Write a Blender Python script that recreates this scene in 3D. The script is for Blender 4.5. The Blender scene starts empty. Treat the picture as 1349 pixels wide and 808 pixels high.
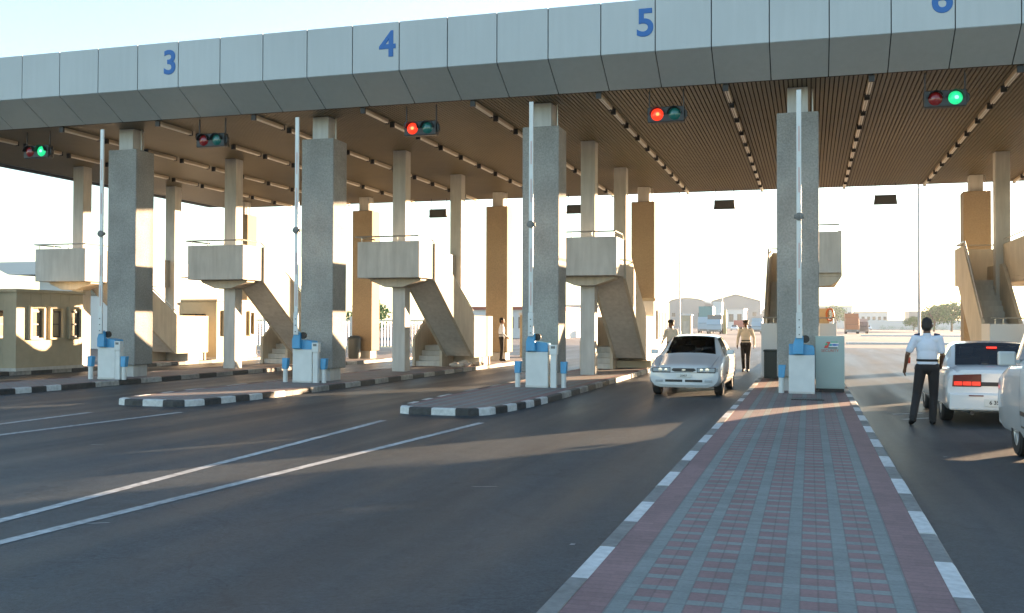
import bpy, bmesh, math, random
from mathutils import Vector, Matrix
R = math.radians
random.seed(7)
sc = bpy.context.scene
COL = sc.collection

# ------------------------------------------------------------------ camera, sky, sun, exposure
cam_d = bpy.data.cameras.new('camera'); cam = bpy.data.objects.new('camera', cam_d); COL.objects.link(cam)
YAW, PIT, ROL, CH = 0.2900, 0.0170, 0.0030, 1.652
fw = Vector((-math.sin(YAW)*math.cos(PIT), math.cos(YAW)*math.cos(PIT), math.sin(PIT)))
rt = Vector((math.cos(YAW), math.sin(YAW), 0)); up_ = rt.cross(fw)
r2 = rt*math.cos(ROL) + up_*math.sin(ROL); u2 = -rt*math.sin(ROL) + up_*math.cos(ROL)
M = Matrix((r2, u2, -fw)).transposed().to_4x4(); M.translation = Vector((0, 0, CH))
cam.matrix_world = M
cam_d.sensor_width = 36; cam_d.lens = 1313.4/1349*36; cam_d.clip_start = .05; cam_d.clip_end = 6000
sc.camera = cam

SUN_AZ = R(33.5)      # from +Y towards +X
SUN_EL = R(6.2)
w = bpy.data.worlds.new('World'); sc.world = w; w.use_nodes = True
nt = w.node_tree; bg = nt.nodes['Background']
sky = nt.nodes.new('ShaderNodeTexSky'); sky.sky_type = 'NISHITA'; sky.sun_disc = False
sky.sun_elevation = SUN_EL; sky.sun_rotation = SUN_AZ
sky.altitude = 0; sky.air_density = 1.0; sky.dust_density = .2; sky.ozone_density = 2.0
hs = nt.nodes.new('ShaderNodeHueSaturation'); hs.inputs['Saturation'].default_value = .85; nt.links.new(sky.outputs[0], hs.inputs['Color']); nt.links.new(hs.outputs[0], bg.inputs[0]); bg.inputs[1].default_value = 0.085
sd = bpy.data.lights.new('sun', 'SUN'); sd.energy = 5.0; sd.angle = R(.5); sd.color = (1, .68, .42)
so = bpy.data.objects.new('sun', sd); COL.objects.link(so)
sdir = Vector((math.sin(SUN_AZ)*math.cos(SUN_EL), math.cos(SUN_AZ)*math.cos(SUN_EL), math.sin(SUN_EL)))
so.rotation_euler = sdir.to_track_quat('Z', 'Y').to_euler(); so.location = (20, 30, 30)
vs = sc.view_settings
vs.view_transform = 'Standard'; vs.look = 'None'; vs.gamma = 1; vs.use_curve_mapping = False; vs.exposure = 3.0
sc.render.engine = 'CYCLES'; sc.cycles.max_bounces = 8

# ------------------------------------------------------------------ tagging
def tag(o, label=None, cat=None, group=None, kind=None):
    if label: o['label'] = label
    if cat: o['category'] = cat
    if group: o['group'] = group
    if kind: o['kind'] = kind
    return o
def thing(name, label, cat, loc=(0, 0, 0), rz=0, group=None):
    o = bpy.data.objects.new(name, None); COL.objects.link(o); o.empty_display_size = .2
    o.location = loc; o.rotation_euler = (0, 0, rz)
    return tag(o, label, cat, group)

# ------------------------------------------------------------------ materials
MATS = {}
def _set(b, k, v):
    if k in b.inputs: b.inputs[k].default_value = v
def mat(name, col, rough=.6, metal=0, spec=.5, var=0, scale=8, bump=0, bscale=60, emit=None, estr=0, coat=0, stretch=None, var2=0, scale2=.6):
    m = bpy.data.materials.new(name); m.use_nodes = True; n = m.node_tree.nodes; l = m.node_tree.links
    b = n['Principled BSDF']; b.inputs['Base Color'].default_value = (*col, 1)
    _set(b, 'Roughness', rough); _set(b, 'Metallic', metal); _set(b, 'Specular IOR Level', spec); _set(b, 'Coat Weight', coat)
    if emit: _set(b, 'Emission Color', (*emit, 1)); _set(b, 'Emission Strength', estr)
    if var or var2 or bump:
        tc = n.new('ShaderNodeTexCoord'); src = tc.outputs['Object']
        geo = n.new('ShaderNodeNewGeometry'); src = geo.outputs['Position']
        if stretch:
            mp = n.new('ShaderNodeMapping'); mp.inputs['Scale'].default_value = stretch; l.new(src, mp.inputs[0]); src = mp.outputs[0]
    if var or var2:
        no = n.new('ShaderNodeTexNoise'); no.inputs['Scale'].default_value = scale; no.inputs['Detail'].default_value = 6; l.new(src, no.inputs['Vector'])
        no2 = n.new('ShaderNodeTexNoise'); no2.inputs['Scale'].default_value = scale2; no2.inputs['Detail'].default_value = 4; l.new(geo.outputs['Position'], no2.inputs['Vector'])
        m1 = n.new('ShaderNodeMapRange'); m1.inputs[1].default_value = .3; m1.inputs[2].default_value = .7; m1.inputs[3].default_value = 1-var; m1.inputs[4].default_value = 1+var; l.new(no.outputs[0], m1.inputs[0])
        m2 = n.new('ShaderNodeMapRange'); m2.inputs[1].default_value = .3; m2.inputs[2].default_value = .7; m2.inputs[3].default_value = 1-var2; m2.inputs[4].default_value = 1+var2; l.new(no2.outputs[0], m2.inputs[0])
        mm = n.new('ShaderNodeMath'); mm.operation = 'MULTIPLY'; l.new(m1.outputs[0], mm.inputs[0]); l.new(m2.outputs[0], mm.inputs[1])
        vm = n.new('ShaderNodeVectorMath'); vm.operation = 'SCALE'; vm.inputs[0].default_value = col; l.new(mm.outputs[0], vm.inputs['Scale']); l.new(vm.outputs[0], b.inputs['Base Color'])
    if bump:
        nb = n.new('ShaderNodeTexNoise'); nb.inputs['Scale'].default_value = bscale; nb.inputs['Detail'].default_value = 4; l.new(src, nb.inputs['Vector'])
        bp = n.new('ShaderNodeBump'); bp.inputs['Strength'].default_value = bump; bp.inputs['Distance'].default_value = .02; l.new(nb.outputs[0], bp.inputs['Height']); l.new(bp.outputs[0], b.inputs['Normal'])
    MATS[name] = m
    return m
M_ = MATS
mat('cladding', (.285, .28, .255), .85, var=.17, scale=24, bump=.7, bscale=45, var2=.16, scale2=1.3)
mat('cladding_warm_bounce', (.30, .235, .15), .85, var=.16, scale=28, bump=.6, bscale=45, var2=.08)  # cream rear cladding with warm bounced sunlight put into its colour
mat('concrete', (.50, .50, .475), .8, var=.11, scale=5, stretch=(1.6, 1.6, .22), bump=.15, bscale=30, var2=.09, scale2=1.1)
mat('concrete_cream', (.48, .44, .36), .8, var=.10, scale=5, stretch=(1.6, 1.6, .22), bump=.15, bscale=30, var2=.10, scale2=1.1)
mat('booth_cream', (.42, .37, .26), .7, var=.05, scale=5, bump=.08, var2=.07)
mat('panel', (.43, .47, .475), .5, spec=.35, var=.028, scale=5, var2=.05, scale2=.35, metal=.1, stretch=(1.6, 1.6, .12), bump=.03, bscale=.5)
mat('panel_gap', (.05, .055, .055), .8)
mat('digit_blue', (.03, .14, .40), .6)
mat('slat', (.17, .140, .080), .55, spec=.3, var=.05, scale=2, var2=.08, scale2=.2)
mat('ceiling_back', (.03, .022, .014), .9)
mat('roofing', (.35, .34, .32), .9, var=.1)
mat('lamp_housing', (.50, .42, .30), .4, spec=.4)
mat('lamp_tube', (.75, .72, .62), .3)
mat('black', (.012, .012, .012), .5)
mat('dark_metal', (.035, .035, .035), .45, metal=.3)
mat('white_paint', (.58, .61, .60), .45, var=.04, scale=5, var2=.05, scale2=2)
mat('white_worn', (.50, .52, .51), .7, var=.16, scale=14, bump=.3, bscale=30, var2=.12, scale2=1.5)
mat('kerb_black', (.035, .036, .036), .65, var=.35, scale=14, bump=.3, bscale=30, var2=.3, scale2=1.5)
mat('kerb_dirty', (.30, .30, .28), .75, var=.25, scale=10, bump=.3, bscale=30, var2=.35, scale2=1.2)
mat('kerb_grey', (.17, .175, .165), .75, var=.18, scale=14, bump=.3, bscale=30, var2=.2, scale2=1.5)
mat('blue_paint', (.06, .29, .52), .38, var=.05, scale=4, var2=.06, scale2=2)
mat('arm_metal', (.55, .58, .58), .4, metal=.2, var=.05, scale=3)
mat('reflector', (.55, .40, .38), .5)
mat('rail', (.45, .44, .40), .35, metal=.7)
mat('cabinet_green', (.30, .39, .37), .45, var=.03, scale=4, var2=.05)
mat('bin_dark', (.018, .03, .026), .5)
mat('bin_grey', (.05, .07, .08), .5)
mat('marking', (.33, .35, .35), .75, var=.38, scale=11, var2=.22, scale2=1.0)
mat('glass_dark', (.012, .014, .015), .06, spec=.8)
mat('glass_pane', (.26, .25, .19), .12, spec=.8)  # tan of light seen through and reflected in panes put into the colour
mat('frame_dark', (.05, .05, .05), .5)
mat('car_white', (.60, .63, .64), .22, coat=.6, spec=.5)
mat('trim_black', (.02, .02, .02), .5)
mat('tyre', (.018, .018, .018), .8)
mat('rim', (.42, .43, .43), .35, metal=.6)
mat('chrome', (.7, .7, .7), .2, metal=.9)
mat('lens_clear', (.34, .37, .38), .1, spec=.9)
mat('tail_lit', (.8, .02, .01), .3, emit=(1, .04, .02), estr=.13)
mat('tail_dark', (.10, .01, .01), .25)
mat('plate', (.62, .62, .58), .5)
mat('amber', (.6, .2, .03), .3)
mat('signal_body', (.02, .024, .024), .5)
mat('red_lit', (.9, .05, .02), .3, emit=(1, .04, .012), estr=.14)
mat('red_core', (1, .3, .1), .3, emit=(1, .32, .08), estr=.2)
mat('green_lit', (.02, .8, .35), .3, emit=(.02, .62, .20), estr=.12)
mat('green_core', (.3, 1, .6), .3, emit=(.25, 1, .5), estr=.2)
mat('red_dim', (.22, .012, .012), .2, spec=.8)
mat('green_dim', (.015, .13, .11), .2, spec=.8)
mat('logo_red', (.55, .06, .04), .5); mat('logo_green', (.03, .35, .18), .5); mat('logo_blue', (.03, .12, .42), .5); mat('logo_teal', (.02, .30, .35), .5)
mat('text_red', (.40, .10, .08), .5)
mat('skin_dark', (.10, .045, .022), .5); mat('skin_tan', (.22, .11, .06), .5)
mat('shirt_white', (.55, .60, .68), .8, bump=.5, bscale=14); mat('shirt_beige', (.58, .55, .48), .8, bump=.5, bscale=14)
mat('trousers', (.012, .011, .012), .85, bump=.5, bscale=14); mat('hair', (.008, .007, .007), .7); mat('shoe', (.012, .012, .012), .6, spec=.2)
mat('stripe_dark', (.03, .04, .08), .6)
mat('ware_grey', (.25, .265, .27), .6, var2=.08, scale2=.1); mat('ware_roof', (.33, .34, .35), .5)
mat('white_wall', (.60, .61, .60), .7, var2=.05, scale2=.2); mat('window_dark', (.05, .06, .06), .2)
mat('truck_teal', (.10, .25, .26), .5); mat('truck_blue', (.30, .42, .50), .4); mat('truck_orange', (.42, .13, .04), .5); mat('truck_red', (.35, .05, .03), .5)
mat('post_grey', (.40, .42, .42), .5, metal=.2); mat('stone', (.45, .42, .38), .9, bump=.4, bscale=12)
mat('bark', (.10, .07, .045), .9, bump=.4, bscale=12)
mat('leaf', (.065, .15, .035), .7, var=.4, scale=2.0, var2=.25, scale2=.5)
mat('leaf_light', (.13, .24, .06), .7, var=.3, scale=2.0)
mat('roof_red', (.30, .08, .05), .7); mat('yellow_paint', (.62, .50, .22), .5)

def road_material():
    m = bpy.data.materials.new('asphalt'); m.use_nodes = True; n = m.node_tree.nodes; l = m.node_tree.links; b = n['Principled BSDF']
    geo = n.new('ShaderNodeNewGeometry')
    def noise(sc_, det, mp=None, rough=.5):
        no = n.new('ShaderNodeTexNoise'); no.inputs['Scale'].default_value = sc_; no.inputs['Detail'].default_value = det; no.inputs['Roughness'].default_value = rough
        if mp:
            a = n.new('ShaderNodeMapping'); a.inputs['Scale'].default_value = mp; l.new(geo.outputs['Position'], a.inputs[0]); l.new(a.outputs[0], no.inputs['Vector'])
        else: l.new(geo.outputs['Position'], no.inputs['Vector'])
        return no.outputs[0]
    def mr(s, a, b_, c, d):
        q = n.new('ShaderNodeMapRange'); q.inputs[1].default_value = a; q.inputs[2].default_value = b_; q.inputs[3].default_value = c; q.inputs[4].default_value = d; l.new(s, q.inputs[0]); return q.outputs[0]
    def mul(a, b_):
        q = n.new('ShaderNodeMath'); q.operation = 'MULTIPLY'; l.new(a, q.inputs[0]); l.new(b_, q.inputs[1]); return q.outputs[0]
    grain = mr(noise(26, 6, rough=.85), .36, .64, .50, 1.6)
    tyre = mr(noise(1.0, 3, (1.3, .07, 1)), .35, .65, .82, 1.16)
    blot = mr(noise(.35, 5, (1, .5, 1)), .3, .7, .80, 1.2)
    fine = mr(noise(4.5, 8, rough=.75), .33, .67, .74, 1.28)
    sp = n.new('ShaderNodeSeparateXYZ'); l.new(geo.outputs['Position'], sp.inputs[0])
    def ma(op, a, b_=None):
        q = n.new('ShaderNodeMath'); q.operation = op
        for i, v in enumerate((a, b_)):
            if v is None: continue
            if isinstance(v, (int, float)): q.inputs[i].default_value = v
            else: l.new(v, q.inputs[i])
        return q.outputs[0]
    lane = ma('ABSOLUTE', ma('SUBTRACT', ma('FRACT', ma('DIVIDE', ma('ADD', sp.outputs[0], .254+61.0-.0), 6.097)), .5))   # 0 at a lane centre
    wob = ma('MULTIPLY', ma('SUBTRACT', noise(.5, 3, (1, .35, 1)), .5), .10)
    lane2 = ma('ADD', lane, wob)
    drip = mr(lane2, .0, .075, .70, 1.0)
    drip = mr(mul(drip, mr(noise(2.2, 5, (1, .35, 1)), .3, .7, .9, 1.12)), .5, 1.1, .62, 1.06)
    vo = n.new('ShaderNodeTexVoronoi'); vo.feature = 'DISTANCE_TO_EDGE'; vo.inputs['Scale'].default_value = .42
    wv = n.new('ShaderNodeVectorMath'); wv.operation = 'ADD'; nz = n.new('ShaderNodeTexNoise'); nz.inputs['Scale'].default_value = 1.6; nz.inputs['Detail'].default_value = 6; l.new(geo.outputs['Position'], nz.inputs['Vector']); l.new(geo.outputs['Position'], wv.inputs[0]); l.new(nz.outputs['Color'], wv.inputs[1]); l.new(wv.outputs[0], vo.inputs['Vector'])
    crack = mr(vo.outputs['Distance'], .0, .010, .62, 1.0)
    crack = ma('MAXIMUM', crack, mr(noise(.22, 2), .47, .56, 0.0, 1.0))
    spots = mr(noise(5.5, 2), .68, .74, 1.0, .62)
    f = mul(mul(mul(grain, tyre), mul(blot, fine)), mul(mul(drip, crack), spots))
    vm = n.new('ShaderNodeVectorMath'); vm.operation = 'SCALE'; vm.inputs[0].default_value = (.029, .038, .043); l.new(f, vm.inputs['Scale']); l.new(vm.outputs[0], b.inputs['Base Color'])
    rr = mr(tyre, .82, 1.16, .46, .62); l.new(rr, b.inputs['Roughness'])
    _set(b, 'Specular IOR Level', .34)
    bp = n.new('ShaderNodeBump'); bp.inputs['Strength'].default_value = .55; bp.inputs['Distance'].default_value = .01; l.new(noise(70, 3, rough=.7), bp.inputs['Height']); l.new(bp.outputs[0], b.inputs['Normal'])
    MATS['asphalt'] = m
road_material()

def paving_material(name='paving', cx=0.0):
    """red brick pairs in a grid of grey brick bands with a red soldier border; x measured from island centre cx"""
    m = bpy.data.materials.new(name); m.use_nodes = True; n = m.node_tree.nodes; l = m.node_tree.links; b = n['Principled BSDF']
    geo = n.new('ShaderNodeNewGeometry'); sp = n.new('ShaderNodeSeparateXYZ'); l.new(geo.outputs['Position'], sp.inputs[0])
    def ma(op, a, b_=None, c=None):
        q = n.new('ShaderNodeMath'); q.operation = op
        for i, v in enumerate((a, b_, c)):
            if v is None: continue
            if isinstance(v, (int, float)): q.inputs[i].default_value = v
            else: l.new(v, q.inputs[i])
        return q.outputs[0]
    x = ma('SUBTRACT', sp.outputs[0], cx); y = ma('ADD', sp.outputs[1], 100.0)
    P = .298; wear = 1
    xs = ma('DIVIDE', ma('ADD', x, 20*P + P/3 + .0), P)       # red columns centred on the island
    fx = ma('FRACT', xs); fy = ma('FRACT', ma('DIVIDE', y, .262))
    redx = ma('LESS_THAN', fx, .667); redy = ma('LESS_THAN', fy, .64)
    ax = ma('ABSOLUTE', x)
    inner = ma('LESS_THAN', ax, .72); border = ma('GREATER_THAN', ax, .80)
    red = ma('MULTIPLY', ma('MULTIPLY', redx, redy), inner)
    red = ma('MAXIMUM', red, border)
    # joints
    def joint(f, k, w_):       # lines at multiples of 1/k in f, half width w_
        g = ma('FRACT', ma('ADD', ma('MULTIPLY', f, k), .5)); return ma('LESS_THAN', ma('ABSOLUTE', ma('SUBTRACT', g, .5)), w_*k)
    jx = joint(fx, 3, .018); jy1 = joint(fy, 1.5, .018); jyb = joint(fy, 3, .02)
    isred_in = ma('MULTIPLY', ma('MULTIPLY', redx, redy), inner)
    # red cell: vertical joints only; grey band: vertical+horizontal joints at 1/3
    jxx = jx
    edge = ma('LESS_THAN', ma('ABSOLUTE', ma('SUBTRACT', fy, .64)), .02); edge0 = ma('LESS_THAN', fy, .02)
    jin = ma('MAXIMUM', ma('MAXIMUM', jxx, edge), edge0)
    jb = ma('MAXIMUM', jyb, ma('LESS_THAN', ma('ABSOLUTE', ma('SUBTRACT', ax, .80)), .007))
    jj = ma('ADD', ma('MULTIPLY', jb, border), ma('MULTIPLY', jin, ma('SUBTRACT', 1, border)))
    # per brick colour noise
    cell = n.new('ShaderNodeCombineXYZ'); l.new(ma('FLOOR', ma('MULTIPLY', xs, 3)), cell.inputs[0]); l.new(ma('FLOOR', ma('MULTIPLY', ma('DIVIDE', y, .262), 3)), cell.inputs[1])
    wn = n.new('ShaderNodeTexWhiteNoise'); wn.noise_dimensions = '2D'; l.new(cell.outputs[0], wn.inputs['Vector'])
    no = n.new('ShaderNodeTexNoise'); no.inputs['Scale'].default_value = 1.3; no.inputs['Detail'].default_value = 5; l.new(geo.outputs['Position'], no.inputs['Vector'])
    nf = n.new('ShaderNodeTexNoise'); nf.inputs['Scale'].default_value = 45; nf.inputs['Detail'].default_value = 3; l.new(geo.outputs['Position'], nf.inputs['Vector'])
    v = ma('MULTIPLY', ma('ADD', ma('MULTIPLY', wn.outputs['Value'], .16), .92), ma('ADD', ma('MULTIPLY', no.outputs[0], .55), .72))
    v = ma('MULTIPLY', v, ma('ADD', ma('MULTIPLY', nf.outputs[0], .5), .75))
    mx = n.new('ShaderNodeMix'); mx.data_type = 'RGBA'; mx.inputs['A'].default_value = (.175, .200, .192, 1); mx.inputs['B'].default_value = (.205, .128, .126, 1); l.new(red, mx.inputs['Factor'])
    vm = n.new('ShaderNodeVectorMath'); vm.operation = 'SCALE'; l.new(mx.outputs['Result'], vm.inputs[0]); l.new(v, vm.inputs['Scale'])
    mj = n.new('ShaderNodeMix'); mj.data_type = 'RGBA'; mj.inputs['B'].default_value = (.045, .045, .045, 1); l.new(vm.outputs[0], mj.inputs['A']); l.new(ma('MULTIPLY', jj, .30), mj.inputs['Factor'])
    l.new(mj.outputs['Result'], b.inputs['Base Color']); _set(b, 'Roughness', .72); _set(b, 'Specular IOR Level', .35)
    hb = ma('SUBTRACT', ma('ADD', ma('MULTIPLY', nf.outputs[0], .35), ma('MULTIPLY', wn.outputs['Value'], .3)), jj)
    bp = n.new('ShaderNodeBump'); bp.inputs['Strength'].default_value = .45; bp.inputs['Distance'].default_value = .006; l.new(hb, bp.inputs['Height']); l.new(bp.outputs[0], b.inputs['Normal'])
    MATS[name] = m; return m

def ground_material():
    m = bpy.data.materials.new('yard_ground'); m.use_nodes = True; n = m.node_tree.nodes; l = m.node_tree.links; b = n['Principled BSDF']
    geo = n.new('ShaderNodeNewGeometry'); no = n.new('ShaderNodeTexNoise'); no.inputs['Scale'].default_value = .05; no.inputs['Detail'].default_value = 8; l.new(geo.outputs['Position'], no.inputs['Vector'])
    cr = n.new('ShaderNodeValToRGB'); cr.color_ramp.elements[0].position = .35; cr.color_ramp.elements[0].color = (.055, .060, .072, 1); cr.color_ramp.elements[1].position = .65; cr.color_ramp.elements[1].color = (.10, .106, .122, 1)
    l.new(no.outputs[0], cr.inputs[0]); l.new(cr.outputs[0], b.inputs['Base Color']); _set(b, 'Roughness', .8)
    MATS['yard_ground'] = m
ground_material()

# ------------------------------------------------------------------ mesh builder
class MB:
    def __init__(s): s.v = []; s.f = []; s.mi = []
    def add(s, vs_, fs, mi=0):
        o = len(s.v); s.v += [tuple(p) for p in vs_]; s.f += [tuple(i+o for i in f) for f in fs]; s.mi += [mi]*len(fs); return s
    def box(s, x0, x1, y0, y1, z0, z1, mi=0):
        return s.add([(x0,y0,z0),(x1,y0,z0),(x1,y1,z0),(x0,y1,z0),(x0,y0,z1),(x1,y0,z1),(x1,y1,z1),(x0,y1,z1)],
                     [(3,2,1,0),(4,5,6,7),(0,1,5,4),(1,2,6,5),(2,3,7,6),(3,0,4,7)], mi)
    def prism(s, poly, axis, a, b, mi=0):
        """poly: 2D outline; axis 'x': poly=(y,z); 'y': poly=(x,z); 'z': poly=(x,y)"""
        def P(p, t): return (t, p[0], p[1]) if axis == 'x' else ((p[0], t, p[1]) if axis == 'y' else (p[0], p[1], t))
        n = len(poly); vv = [P(p, a) for p in poly] + [P(p, b) for p in poly]
        fs = [tuple(range(n))[::-1], tuple(range(n, 2*n))] + [(i, (i+1) % n, n+(i+1) % n, n+i) for i in range(n)]
        return s.add(vv, fs, mi)
    def tube(s, p0, p1, r0, r1=None, n=10, cap=True, mi=0):
        r1 = r0 if r1 is None else r1; p0 = Vector(p0); p1 = Vector(p1); d = (p1-p0).normalized()
        a = d.cross(Vector((0, 0, 1))); a = a.normalized() if a.length > 1e-4 else Vector((1, 0, 0)); c = d.cross(a)
        vv = []
        for p, r in ((p0, r0), (p1, r1)):
            for i in range(n):
                t = 2*math.pi*i/n; vv.append(p + (a*math.cos(t) + c*math.sin(t))*r)
        fs = [(i, (i+1) % n, n+(i+1) % n, n+i) for i in range(n)]
        if cap: fs += [tuple(range(n))[::-1], tuple(range(n, 2*n))]
        return s.add(vv, fs, mi)
    def path(s, pts, r, n=8, mi=0):
        for a, b in zip(pts[:-1], pts[1:]): s.tube(a, b, r, n=n, mi=mi)
        return s
    def lathe(s, prof, c=(0, 0, 0), axis='z', n=20, mi=0):
        vv = []; k = len(prof)
        for i in range(n):
            t = 2*math.pi*i/n
            for (r, h) in prof:
                x, y, z = r*math.cos(t), r*math.sin(t), h
                if axis == 'x': x, y, z = h, r*math.cos(t), r*math.sin(t)
                if axis == 'y': x, y, z = r*math.cos(t), h, -r*math.sin(t)
                vv.append((c[0]+x, c[1]+y, c[2]+z))
        fs = []
        for i in range(n):
            j = (i+1) % n
            for q in range(k-1): fs.append((i*k+q, j*k+q, j*k+q+1, i*k+q+1))
        return s.add(vv, fs, mi)
    def sphere(s, c, r, seg=12, rings=8, sc_=(1, 1, 1), mi=0):
        vv = [(c[0], c[1], c[2]-r*sc_[2])]
        for i in range(1, rings):
            ph = -math.pi/2 + math.pi*i/rings
            for j in range(seg):
                t = 2*math.pi*j/seg; vv.append((c[0]+r*sc_[0]*math.cos(ph)*math.cos(t), c[1]+r*sc_[1]*math.cos(ph)*math.sin(t), c[2]+r*sc_[2]*math.sin(ph)))
        vv.append((c[0], c[1], c[2]+r*sc_[2])); fs = []
        for j in range(seg): fs.append((0, 1+(j+1) % seg, 1+j))
        for i in range(rings-2):
            for j in range(seg):
                a = 1+i*seg+j; b = 1+i*seg+(j+1) % seg; fs.append((a, b, b+seg, a+seg))
        top = len(vv)-1
        for j in range(seg): fs.append((1+(rings-2)*seg+j, 1+(rings-2)*seg+(j+1) % seg, top))
        return s.add(vv, fs, mi)
    def build(s, name, mats, parent=None, local=False, bevel=0, smooth=False, sharp=35):
        me = bpy.data.meshes.new(name)
        off = Vector((0, 0, 0))
        p = parent; chain = Vector((0, 0, 0))
        while p is not None: chain += p.location; p = p.parent
        if parent is not None and not local: off = chain
        me.from_pydata([(x-off.x, y-off.y, z-off.z) for x, y, z in s.v], [], s.f)
        for m_ in (mats if isinstance(mats, (list, tuple)) else [mats]): me.materials.append(M_[m_] if isinstance(m_, str) else m_)
        me.polygons.foreach_set('material_index', s.mi)
        bm = bmesh.new(); bm.from_mesh(me); bmesh.ops.recalc_face_normals(bm, faces=bm.faces); bm.to_mesh(me); bm.free()
        o = bpy.data.objects.new(name, me); COL.objects.link(o)
        if parent is not None: o.parent = parent
        if smooth:
            me.polygons.foreach_set('use_smooth', [True]*len(me.polygons)); me.set_sharp_from_angle(angle=R(sharp))
        if bevel:
            b = o.modifiers.new('bevel', 'BEVEL'); b.width = bevel; b.segments = 2; b.limit_method = 'ANGLE'; b.angle_limit = R(40)
        me.update(); return o
def copy_tree(o, parent=None):
    c = o.copy(); COL.objects.link(c); c.parent = parent
    for ch in list(o.children): copy_tree(ch, c)
    return c

# ------------------------------------------------------------------ layout constants
C6, PITCH, HW = -.254, 6.097, 1.15
def isl(i): return C6 + (i-6)*PITCH
K = .13                      # kerb height
ZC = 7.13                    # ceiling
def zg(y):                   # the yard behind the toll plaza is level with it
    return 0.0

# ------------------------------------------------------------------ ground and road
g = MB(); ys = [-400, -60, 0, 50, 70, 100, 150, 200, 300, 500, 900, 2500]; xs_ = [-2500, -400, -100, -50, 0, 50, 100, 400, 2500]
vv = [(x, y, -.004) for y in ys for x in xs_]; nx = len(xs_)
g.add(vv, [(j*nx+i, j*nx+i+1, (j+1)*nx+i+1, (j+1)*nx+i) for j in range(len(ys)-1) for i in range(nx-1)])
tag(g.build('ground', 'yard_ground'), kind='structure')
g = MB(); g.add([(-60, -40, .0), (60, -40, .0), (60, 50, .0), (-60, 50, .0), (60, 74, 0), (-60, 74, 0)], [(0, 1, 2, 3), (3, 2, 4, 5)])
tag(g.build('road', 'asphalt'), kind='structure')
def strip(x0, y0, x1, y1, w_, z=.004, name='road_marking'):
    d = Vector((x1-x0, y1-y0)).normalized(); nrm = Vector((-d.y, d.x))*w_/2
    m = MB(); m.add([(x0-nrm.x, y0-nrm.y, z), (x1-nrm.x, y1-nrm.y, z), (x1+nrm.x, y1+nrm.y, z), (x0+nrm.x, y0+nrm.y, z)], [(0, 3, 2, 1)])
    tag(m.build(name, 'marking'), kind='structure')
for i in (3, 4, 5):
    c = isl(i)
    if i == 5: strip(c+.42, 4.0, c+1.13, 15.75, .12); strip(c+.06, 4.0, c-.57, 15.6, .12)
    else: strip(c+.75, 6.0, c+1.38, 15.85, .12); strip(c+.18, 6.0, c-.16, 15.3, .12)
strip(2.1-.55, 18.6, 2.1-.0, 19.1, .12); strip(1.45, 19.6, 2.0, 20.0, .10)

def chip(x, y, w_, d, rz):
    m = MB(); m.add([(-w_, -d, 0), (w_, -d*.6, 0), (w_*.8, d, 0), (-w_*.7, d*.8, 0)], [(0, 1, 2, 3)]); o = m.build('road_marking', 'marking'); o.location = (x, y, .0045); o.rotation_euler = (0, 0, rz); tag(o, kind='structure')
for a in ((-3.15, 9.6, .14, .012, .3), (-5.6, 6.9, .10, .01, .5), (-.2-1.5, 7.3, .02, .03, 0), (1.62, 13.5, .03, .02, .4), (-9.2, 11.3, .1, .012, .2)): chip(*a)

# ------------------------------------------------------------------ islands
def kerb(path, width, block, mats3, parent, closed=False, z0=0.0, h=K, off=0):
    pts = [Vector((*p, 0)) for p in path]; L = [0]
    for a, b in zip(pts[:-1], pts[1:]): L.append(L[-1]+(b-a).length)
    def at(s):
        s = max(0, min(L[-1], s))
        for i in range(len(pts)-1):
            if s <= L[i+1]+1e-9:
                t = (s-L[i])/(L[i+1]-L[i]); return pts[i].lerp(pts[i+1], t)
        return pts[-1]
    def nrm(s):
        d = (at(s+.12)-at(s-.12)).normalized(); return Vector((-d.y, d.x, 0))   # inward (left of travel)
    m = MB(); s = 0; k = off
    while s < L[-1]-.05:
        e = min(s+block, L[-1]); q0, q1 = s+.004, e-.004
        n = max(1, int((q1-q0)/.18)); ring = []
        jit = random.uniform(-.004, .004)
        for i in range(n+1):
            t = q0+(q1-q0)*i/n; p = at(t); nn = nrm(t)
            ring.append([(p.x, p.y, z0), (p.x+nn.x*.006, p.y+nn.y*.006, z0+h-.02+jit), (p.x+nn.x*.025, p.y+nn.y*.025, z0+h+jit), (p.x+nn.x*width, p.y+nn.y*width, z0+h+jit), (p.x+nn.x*width, p.y+nn.y*width, z0)])
        v_ = [q for r_ in ring for q in r_]; fs = []
        for i in range(n):
            for j in range(5): fs.append((i*5+j, i*5+(j+1) % 5, (i+1)*5+(j+1) % 5, (i+1)*5+j))
        fs += [(0, 1, 2, 3, 4), tuple(n*5+j for j in (4, 3, 2, 1, 0))]
        m.add(v_, fs, k % 2 if random.random() > .0 else 2); s = e; k += 1
    return m.build('kerb', mats3, parent)
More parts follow.
